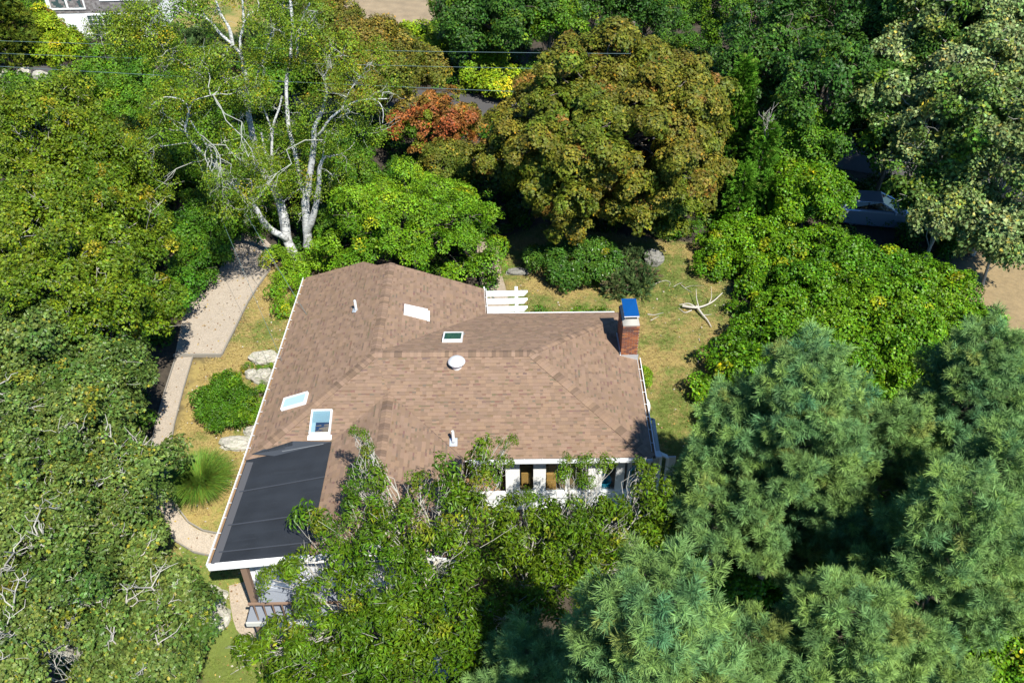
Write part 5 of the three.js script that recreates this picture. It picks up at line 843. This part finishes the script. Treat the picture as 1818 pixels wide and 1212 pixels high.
// ------------------------------------------------------------------ bushes by the house
{
  const r = rng(7);
  shrub('round_bush', 'clipped round green bush on the left lawn', 'bush', 'bush', [[400, 712, 0.95, 1.0, 0.86], [375, 715, 0.8, 0.75], [425, 715, 0.85, 0.75], [400, 735, 0.7, 0.7], [400, 690, 1.0, 0.75], [380, 738, 0.6, 0.6], [422, 738, 0.6, 0.6]], { cover: 2.3, gap: -0.6, wild: 1.0 });
  shrub('eave_shrub', 'loose yellow green plants between the round bush and the left eave', 'shrub', 'lime', [[462, 700, 0.5, 0.35], [456, 720, 0.5, 0.38], [450, 742, 0.45, 0.35], [470, 685, 0.4, 0.25]], { cover: 1.0, size: 0.6, mix: -0.3 });
  shrub('bed_plant', 'small flowering plants in front of the top planting bed rock', 'plant', 'lime', [[455, 655, 0.3, 0.22], [468, 657, 0.3, 0.25], [440, 650, 0.25, 0.2], [478, 650, 0.35, 0.2]], { cover: 1.0, size: 0.5, mix: -0.2 });
  shrub('bed_plant', 'dry brown sprawling plant beside the top planting bed rock', 'plant', 'olive', [[433, 654, 0.22, 0.22], [424, 662, 0.2, 0.2]], { cover: 0.9, size: 0.45 });
  shrub('foundation_shrub', 'small bright shrub against the right-hand wall below the chimney', 'shrub', 'yellowGreen', [[1142, 664, 0.7, 0.32], [1144, 676, 0.5, 0.28]], { cover: 1.4, size: 0.55, mix: -0.4 });
  const p = onGround(360, 872), t = thing('ornamental_grass', 'fountain shaped ornamental grass clump left of the black roof corner', 'grass clump', p), a = new Acc();
  for (let i = 0; i < 6500; i++) {
    const az = r() * 6.283, lean = 0.15 + 0.95 * Math.pow(r(), 0.8), L = 1.1 + 0.6 * r(), w = 0.02, d = V(Math.cos(az), 0, Math.sin(az)), s = V(-d.z, 0, d.x).multiplyScalar(w / 2), b = d.clone().multiplyScalar(r() * 0.28), col = [0.075 + 0.05 * r(), 0.14 + 0.07 * r(), 0.016 + 0.012 * r()].map((x) => x * (r() < 0.08 ? 1.6 : 1));
    const P = [0, 0.4, 0.75, 1].map((k) => b.clone().addScaledVector(d, L * lean * k * (0.4 + 0.6 * k) * 0.9).add(V(0, L * (k * (1.05 - 0.45 * lean * k * k)) * 0.95, 0)));
    for (let k = 0; k < 3; k++) { const w0 = 1 - k * 0.25, w1 = 1 - (k + 1) * 0.3; a.quad(P[k].clone().addScaledVector(s, w0), P[k].clone().addScaledVector(s, -w0), P[k + 1].clone().addScaledVector(s, -w1), P[k + 1].clone().addScaledVector(s, w1), col); }
  }
  const m = part(t, 'blades', a.geo(), leafMat(0.5), false); m.userData.kind = 'stuff';
}
// ------------------------------------------------------------------ white birch with several leaning stems
{
  const r = rng(515), b0 = onGround(522, 462), z0 = b0.z, t = thing('birch_tree', 'tall many stemmed white birch standing over the gravel drive', 'birch tree', b0), S = new Sprays(SP.birch), paths = [], thin = [];
  const barkTex = dataTex(128, 512, (x, y) => { const m = nz(x / 50, 1, y / 3.2) + 0.6 * nz(x / 14, 8, y / 5), p = nz(x / 22, 4, y / 34); let k = 0.9 + 0.08 * nz(x / 8, 3, y / 20); if (m > 0.45) k *= 0.25; if (p > 0.25) k *= 0.6; return [k, k * 0.99, k * 0.97]; });
  barkTex.repeat.set(1, 0.55); barkTex.needsUpdate = true;
  const birchMat = new THREE.MeshStandardMaterial({ color: tone(0.56, 0.57, 0.57), map: barkTex, roughness: 0.75 });
  const stems = [];
  const ST = (P, r0, r1, dz0, dz1, child = true) => {      // a stem through grid pixels, receding from depth dz0 to dz1; a side stem starts on the stem it grows from
    const n = P.length, k = P.map(([x, y], i) => atZ(x, y, z0 + lerp(dz0, dz1, i / (n - 1))));
    if (child) { let best = null, bd = 1.6; for (const w of stems) for (const q of w) { const d = q.distanceTo(k[0]); if (d < bd) { bd = d; best = q; } } if (best) { const off = best.clone().sub(k[0]); k.forEach((q, i) => q.z += off.z * Math.max(0, 1 - i / 3)); k[0] = best.clone(); } }
    const pts = curve(k, n * 5), wob = r() * 40; paths.push({ pts, rad: pts.map((_, i) => lerp(r0, r1, Math.pow(i / (n * 5), 0.7)) * (1 + 0.22 * nz(i * 0.35, wob, 0) + 0.1 * nz(i * 1.3, wob, 3))) }); stems.push(pts);
  };
  ST([[522, 462], [516, 442], [509, 424], [503, 384], [494, 353], [481, 325], [470, 310], [462, 298], [453, 263], [447, 235], [441, 205], [440, 174], [438, 147], [432, 119]], 0.31, 0.12, 0, -1.6, false);
  ST([[547, 436], [544, 398], [542, 357], [546, 338], [550, 306], [554, 282], [557, 252], [558, 226], [568, 205], [574, 188], [580, 165]], 0.28, 0.06, 0.1, 0.3, false);
  ST([[546, 410], [552, 394], [562, 357], [566, 323], [567, 299], [575, 280], [586, 277], [603, 274]], 0.23, 0.035, 0.2, 1.0);
  ST([[540, 345], [534, 327], [530, 308], [524, 274], [519, 252], [513, 231], [510, 205], [508, 170], [509, 135], [515, 111], [516, 83], [519, 45], [516, 12], [512, -30]], 0.15, 0.06, 0.1, -2.4);
  ST([[509, 132], [517, 122], [525, 107], [528, 79], [532, 50], [540, 24], [550, 5]], 0.09, 0.04, -1.4, -2.4);
  ST([[568, 299], [575, 269], [576, 252], [580, 232]], 0.07, 0.02, 0.4, 0.9);
  ST([[558, 240], [568, 236], [584, 212], [606, 194], [618, 186], [634, 179], [653, 176], [687, 175]], 0.085, 0.025, 0.2, 1.6);
  ST([[666, 176], [674, 182], [680, 198], [679, 218]], 0.03, 0.012, 1.4, 1.8);
  ST([[606, 194], [612, 178], [628, 150], [646, 130]], 0.035, 0.012, 0.9, 0.6);
  ST([[500, 376], [492, 350], [483, 310], [482, 276], [483, 238], [487, 214], [495, 192], [500, 170]], 0.13, 0.04, -0.1, -0.9);
  ST([[485, 245], [479, 224], [469, 196], [461, 174]], 0.07, 0.025, -0.5, -0.8);
  ST([[476, 300], [472, 282], [468, 263], [463, 235]], 0.09, 0.05, -0.2, -0.6);
  ST([[511, 430], [502, 424], [485, 413], [466, 392], [455, 372], [444, 360], [425, 340], [401, 314], [392, 305], [364, 277], [340, 250], [329, 232], [332, 210], [335, 192]], 0.19, 0.05, 0.1, 2.0);
  ST([[385, 297], [372, 268], [360, 250], [345, 226], [338, 214]], 0.06, 0.025, 1.5, 2.0);
  ST([[335, 195], [326, 180], [300, 172], [285, 174], [268, 186]], 0.04, 0.014, 2.0, 2.3);
  ST([[335, 195], [342, 180], [362, 172], [378, 168]], 0.035, 0.014, 2.0, 1.8);
  ST([[440, 178], [420, 168], [400, 160], [378, 152], [344, 125], [332, 117], [303, 101], [285, 91], [265, 77], [249, 68], [235, 52], [220, 50], [200, 53], [186, 60]], 0.095, 0.022, -1.3, -0.4);
  ST([[344, 125], [334, 108], [326, 98]], 0.035, 0.015, -0.9, -0.8);
  ST([[433, 121], [427, 98], [412, 79], [390, 59], [368, 34], [352, 26], [336, 23], [319, 12], [297, 11]], 0.1, 0.03, -1.6, -1.8);
  ST([[368, 34], [356, 16], [344, 4], [336, -14]], 0.045, 0.02, -1.7, -2.0);
  ST([[412, 78], [406, 48], [392, 26], [382, 0], [374, -25]], 0.085, 0.045, -1.7, -2.0);
  ST([[431, 112], [427, 92], [426, 69], [432, 43], [431, 20], [430, -15]], 0.085, 0.05, -1.6, -2.1);
  ST([[430, 52], [436, 34], [443, 24], [457, 20], [477, 34], [485, 42]], 0.05, 0.02, -1.9, -2.0);
  ST([[457, 20], [459, 8], [452, -12]], 0.035, 0.02, -1.95, -2.1);
  ST([[440, 158], [453, 146], [459, 123], [471, 97], [477, 75], [485, 43]], 0.08, 0.035, -1.4, -1.9);
  ST([[485, 43], [500, 58], [515, 77]], 0.03, 0.02, -1.9, -2.0);
  ST([[497, 330], [506, 325], [523, 325], [534, 330]], 0.04, 0.03, 0, 0.1);
  ST([[506, 372], [515, 350], [530, 338], [542, 322]], 0.05, 0.02, 0.1, 0.3);
  // leaf masses: [px, py, depth offset, radius] hung round the upper limbs
  const masses = [[210, 60, -0.6, 0.9], [245, 45, -0.8, 1.0], [180, 62, -0.8, 0.8], [230, 80, -0.5, 0.7], [290, 85, -0.6, 0.7], [340, 30, -1.6, 0.9], [310, 15, -1.8, 0.8], [380, 20, -1.6, 0.9], [395, 100, -1, 0.8], [350, 115, -0.6, 0.8], [440, 20, -2, 1.0], [470, 45, -2, 1.0], [500, 15, -2.2, 1.1], [540, 15, -2.6, 1.1], [545, 60, -2.4, 1.0], [490, 90, -1.8, 0.9], [470, 120, -1.4, 0.8], [520, 120, -2, 0.8], [545, 110, -1.6, 0.8], [440, 180, -1, 0.8], [400, 180, -0.6, 0.8], [360, 190, 0.6, 0.8], [330, 180, 1.6, 0.9], [290, 185, 1.8, 0.9], [310, 215, 1.6, 0.9], [360, 240, 1.2, 0.8], [395, 260, 0.8, 0.8], [420, 300, 0.6, 0.7], [370, 300, 0.9, 0.7], [485, 190, -0.9, 0.7], [480, 235, -0.5, 0.6], [500, 300, -0.2, 0.5], [550, 200, 0.2, 0.8], [590, 165, 1.2, 0.8], [630, 150, 1.4, 0.9], [660, 170, 1.5, 0.8], [620, 200, 1.2, 0.8], [600, 240, 1, 0.8], [570, 250, 0.6, 0.6], [615, 280, 1, 0.7], [590, 310, 0.8, 0.6], [640, 240, 1.3, 0.8], [660, 110, 0.8, 0.9], [600, 90, 0.2, 0.9], [570, 130, 0, 0.8], [455, 350, 0.5, 0.5], [440, 390, 0.6, 0.5], [470, 395, 0.6, 0.4], [530, 380, 0.3, 0.4], [560, 350, 0.6, 0.5]];
  for (let i = 0; i < 72; i++) { const [x0, x1, y0, y1, d] = [[255, 480, 165, 330, 0.9], [480, 700, 20, 260, -0.4], [270, 420, 90, 190, 0.2], [420, 600, 230, 330, -0.8], [190, 300, 30, 90, -0.4]][i % 5]; masses.push([lerp(x0, x1, r()), lerp(y0, y1, r()), d + (r() - 0.5) * 1.6, 0.55 + 0.45 * r()]); }
  for (let i = 0; i < 14; i++) masses.push([lerp(375, 465, r()), lerp(270, 375, r()), 3.8 + 2.2 * r(), 0.5 + 0.3 * r()]);
  for (const [x, y, dz, rad] of masses) {
    const c = atZ(x, y, z0 + dz), L = { c, rad: rad * 1.05, fy: 0.9 }; fillLobe(S, L, r, { cover: 1.15, gap: -0.22, gf: 1.0, wild: 1.3 });
    let best = null, bd = 1e9; for (const s of stems) for (const p of s) { const d = p.distanceTo(c); if (d < bd) { bd = d; best = p; } }
    const m = limb(best, c, 0.03, 0.015, r, 0.08, 5, 0.15); thin.push(m);
    for (let k = 0; k < 7; k++) { const e = c.clone().add(V(r() - 0.5, r() - 0.45, r() - 0.5).normalize().multiplyScalar(rad * (0.7 + 0.5 * r()))); thin.push(limb(m.pts[3 + Math.floor(r() * 3)], e, 0.012, 0.004, r, -0.05, 4, 0.2)); }
  }
  S.build(group(t, 'crown')); part(t, 'trunk', tubeGeo(paths, 10), birchMat); part(t, 'twig', tubeGeo(thin, 4), M.lichen).userData.kind = 'stuff';
}
// ------------------------------------------------------------------ cherry before the house
{
  const r = rng(616), L = [[640, 828, 6.0, 0.34], [655, 800, 6.3, 0.26], [648, 770, 6.6, 0.16], [628, 768, 6.6, 0.13], [660, 850, 5.9, 0.42], [632, 860, 5.8, 0.35], [655, 905, 5.5, 0.75], [600, 955, 5.2, 0.95], [545, 930, 4.9, 0.5], [535, 1000, 4.6, 0.6], [485, 1030, 4.1, 0.42], [700, 960, 5.6, 1.15], [735, 890, 5.6, 0.6], [745, 860, 5.7, 0.35], [790, 890, 5.5, 0.95], [800, 840, 5.8, 0.5], [860, 830, 5.9, 0.6], [865, 795, 6.2, 0.38], [900, 785, 6.3, 0.25], [895, 820, 6.0, 0.32], [850, 930, 5.2, 1.1], [780, 1000, 5.1, 1.25], [680, 1045, 4.6, 1.25], [600, 1070, 4.2, 1.15], [700, 1130, 4.0, 1.25], [800, 1110, 4.0, 1.1], [560, 1140, 3.6, 1.0], [495, 1150, 3.3, 0.8], [640, 1185, 3.6, 1.1], [520, 1200, 3.2, 0.8], [760, 1190, 3.4, 1.0], [775, 1150, 3.8, 0.9], [820, 1060, 4.4, 0.9], [745, 1100, 4.2, 0.9], [720, 1200, 3.4, 0.9], [580, 1200, 3.2, 0.9], [925, 925, 4.2, 0.95], [960, 915, 4.6, 0.6], [930, 885, 5.0, 0.3], [1010, 850, 5.6, 0.34], [1000, 815, 5.8, 0.22], [1020, 905, 5.0, 0.4], [1040, 820, 5.8, 0.3], [1045, 850, 5.6, 0.3], [1080, 930, 4.6, 0.85], [1075, 820, 5.8, 0.3],  [1140, 900, 4.6, 0.65], [1150, 845, 4.9, 0.36], [1170, 870, 4.6, 0.5], [1140, 820, 5.2, 0.22], [1055, 965, 3.8, 1.1], [980, 960, 3.8, 1.1], [1120, 960, 3.6, 1.0], [930, 1030, 3.2, 1.15], [1000, 1040, 3.0, 1.1], [900, 1100, 3.0, 1.1], [950, 1110, 2.6, 1.0], [860, 1180, 2.8, 1.0], [1010, 920, 4.6, 0.7], [1040, 1000, 3.2, 1.0], [1100, 1010, 2.8, 1.0], [1180, 930, 3.6, 0.8], [420, 1165, 2.8, 0.5]].map(([x, y, h, rad]) => ({ c: above(x, y, h + 1.2), rad, fy: 0.8 }));
  const base = V(-2.6, ground(-2.6, -17), -17), t = thing('cherry_tree', 'spreading cherry tree with drooping leaves in front of the house', 'cherry tree', base), S = new Sprays(SP.cherry), paths = [];
  const fork = [V(-4.2, 1.2, -17.2), V(-1.6, 1.4, -17.4), V(0.4, 1.2, -17.8), V(-2.8, 2.4, -17.2), V(2, 1.5, -18.2)];
  fork.forEach((f) => paths.push(limb(base, f, 0.2, 0.1, r, 0.05, 7, 0.08)));
  for (const l of L) {
    fillLobe(S, l, r, { cover: 1.65, gap: -0.24, gf: 1.1, wild: 0.6 });
    let f = fork[0]; for (const k of fork) if (k.distanceTo(l.c) < f.distanceTo(l.c)) f = k;
    const m = limb(f, l.c, 0.05, 0.016, r, -0.08, 7, 0.1); paths.push(m);
    for (let k = 0; k < 9; k++) { const e = l.c.clone().add(V(r() - 0.5, r() * 0.8 - 0.2, r() - 0.5).normalize().multiplyScalar(l.rad * (0.8 + 0.3 * r()))); paths.push(limb(m.pts[4 + Math.floor(r() * 3)], e, 0.014, 0.005, r, -0.05, 4, 0.18)); }
  }
  S.build(group(t, 'crown')); part(t, 'trunk', tubeGeo(paths, 5), M.oakBark);
}
// ------------------------------------------------------------------ white pines
pine('tall white pine nearest the house corner, its two tips rising over the vine mound', 1445, 645, 9.6, 2.5, 1.6);
pine('slender white pine between the lawn edge and the tall pine', 1315, 715, 7.6, 1.5, 2.0);
pine('broad white pine in the near foreground below the cherry tree', 1170, 1045, 11, 1.95, 5.0, { mix: -0.1 });
pine('white pine at the right frame edge with brown cone clusters', 1725, 885, 8.6, 2.2, 2.4, { mix: 0.1 });
pine('dark white pine behind the vine mound at the right frame edge', 1765, 605, 8.4, 2.0, 1.8, { mix: -0.2 });
pine('small shaded white pine in the hollow beside the vine mound', 1600, 750, 6.0, 1.3, 1.6);
pine('white pine at the near frame edge between the two broad pines', 1520, 1075, 7.4, 2.1, 1.8, { mix: 0.3 });
pine('white pine cut by the right frame edge above the cone bearing pine', 1830, 800, 8.4, 2.0, 3);
pine('white pine at the near frame edge, its tip between the two broad foreground pines', 1350, 1135, 6.0, 1.5, 1.6, { mix: 0.3 });
pine('low shaded white pine at the near frame edge under the cherry tree', 950, 1165, 4.2, 1.5, 0.6);
pine('drooping white pine boughs between the cherry and the tall pine', 1275, 890, 5.0, 0.9, 3.0);
// ------------------------------------------------------------------ undergrowth, lawn blades, litter
{
  const r = rng(717), S = new Sprays(SP.leafy);
  for (let i = 0; i < 15000; i++) {
    const x = lerp(-50, 50, r()), z = lerp(-92, -13, r()); if (Math.abs(x) > 8 - z * 0.62) continue;
    if (openGround(x, z, 0.25)) continue;
    const k = nz(x * 0.3, 2, z * 0.3); if (k < -0.25) continue;
    S.add(V(x, ground(x, z) + 0.1 + r() * (0.5 + 0.8 * Math.max(0, k)), z), V(r() - 0.5, 1, r() - 0.5).normalize(), 0.7 + 0.7 * r() - z * 0.004, r, clamp(0.3 + k, 0, 1), 0.8);
  }
  const g = new THREE.Group(); g.name = 'undergrowth'; g.userData = { kind: 'stuff', label: 'dark green undergrowth covering the ground beneath the trees' }; scene.add(g); S.build(g);
}
{
  const r = rng(818), a = new Acc(); for (let i = 0; i < 9; i++) { const az = r() * 6.28, d = V(Math.cos(az), 0, Math.sin(az)), s = V(-d.z, 0, d.x).multiplyScalar(0.006), b = d.clone().multiplyScalar(0.05 * r()), h = 0.035 + 0.035 * r(), t = b.clone().addScaledVector(d, 0.02 + 0.05 * r()).add(V(0, h, 0)); a.tri(b.clone().add(s), b.clone().sub(s), t, [1, 1, 1]); }
  const blade = a.geo(), im = [], cs = [], N = 110000;
  for (let i = 0; i < N; i++) {
    const left = i % 3 === 0, x = left ? lerp(-14, -4, r()) : lerp(-2, 15, r()), z = left ? lerp(-40, -16, r()) : lerp(-46, -19, r());
    if (![LAWN_LEFT, LAWN_FRONT, LAWN_RIGHT].some((P) => edgeDist(P, x, z) > 0.3 * r() - 0.25) || inside(HOUSE, x, z) || edgeDist(DRIVE, x, z) > 0.25 * r() * r() || edgeDist(PATH, x, z) > 0.16 * r()) continue;
    const s = 0.7 + 0.7 * r(), q2 = new THREE.Quaternion().setFromAxisAngle(UP, r() * 6.28); im.push(new THREE.Matrix4().compose(V(x, ground(x, z), z), q2, V(s, s * 0.9, s)));
    const g = smooth(-0.3, 0.4, nz(x * 0.25, 3, z * 0.25) * 0.9 + nz(x * 1.1, 9, z * 1.1) * 0.55 + nz(x * 4, 1, z * 4) * 0.35 + (r() - 0.5) * 0.7 + (left && z < -27 ? -0.28 : 0)), k = 0.8 + 0.4 * r(); cs.push([lerp(0.33, 0.11, g) * k, lerp(0.25, 0.15, g) * k, lerp(0.1, 0.025, g) * k]);
  }
  const m = shade(new THREE.InstancedMesh(blade, leafMat(0.6), im.length)), c = new THREE.Color(); im.forEach((k, i) => { m.setMatrixAt(i, k); m.setColorAt(i, c.setRGB(...cs[i])); }); m.name = 'grass'; m.userData = { kind: 'stuff', label: 'short dry and green lawn grass round the house' }; scene.add(m);
}
{
  const r = rng(919), a = new Acc(); leaf(a, V(0, 0, 0), V(1, 0.05, 0), UP, 0.08, 0.06, null, [1, 1, 1]); const g = a.geo(), im = [], cs = [];
  for (let i = 0; i < 5200; i++) { const left = r() < 0.5, x = left ? lerp(-17, -6, r()) : lerp(-2, 18, r()), z = left ? lerp(-42, -16, r()) : lerp(-46, -19, r()); if (inside(HOUSE, x, z) || !openGround(x, z)) continue; const s = 0.6 + r() * 0.8; im.push(new THREE.Matrix4().compose(V(x, ground(x, z) + 0.045 + 0.02 * r(), z), new THREE.Quaternion().setFromEuler(new THREE.Euler((r() - 0.5) * 0.7, r() * 6.28, (r() - 0.5) * 0.7)), V(s, s, s))); cs.push([[0.24, 0.14, 0.05], [0.16, 0.09, 0.045], [0.36, 0.25, 0.06], [0.4, 0.36, 0.3]][Math.floor(r() * 4)]); }
  const m = shade(new THREE.InstancedMesh(g, leafMat(0.7), im.length)), c = new THREE.Color(); im.forEach((k, i) => { m.setMatrixAt(i, k); m.setColorAt(i, c.setRGB(...cs[i])); }); m.name = 'fallen_leaves'; m.userData = { kind: 'stuff', label: 'scattered brown and yellow fallen leaves on lawn and drive' }; scene.add(m);
}
let nInst = 0; scene.traverse((o) => { if (o.isInstancedMesh) nInst += o.count; });
console.log('instances', nInst);
renderer.render(scene, camera);
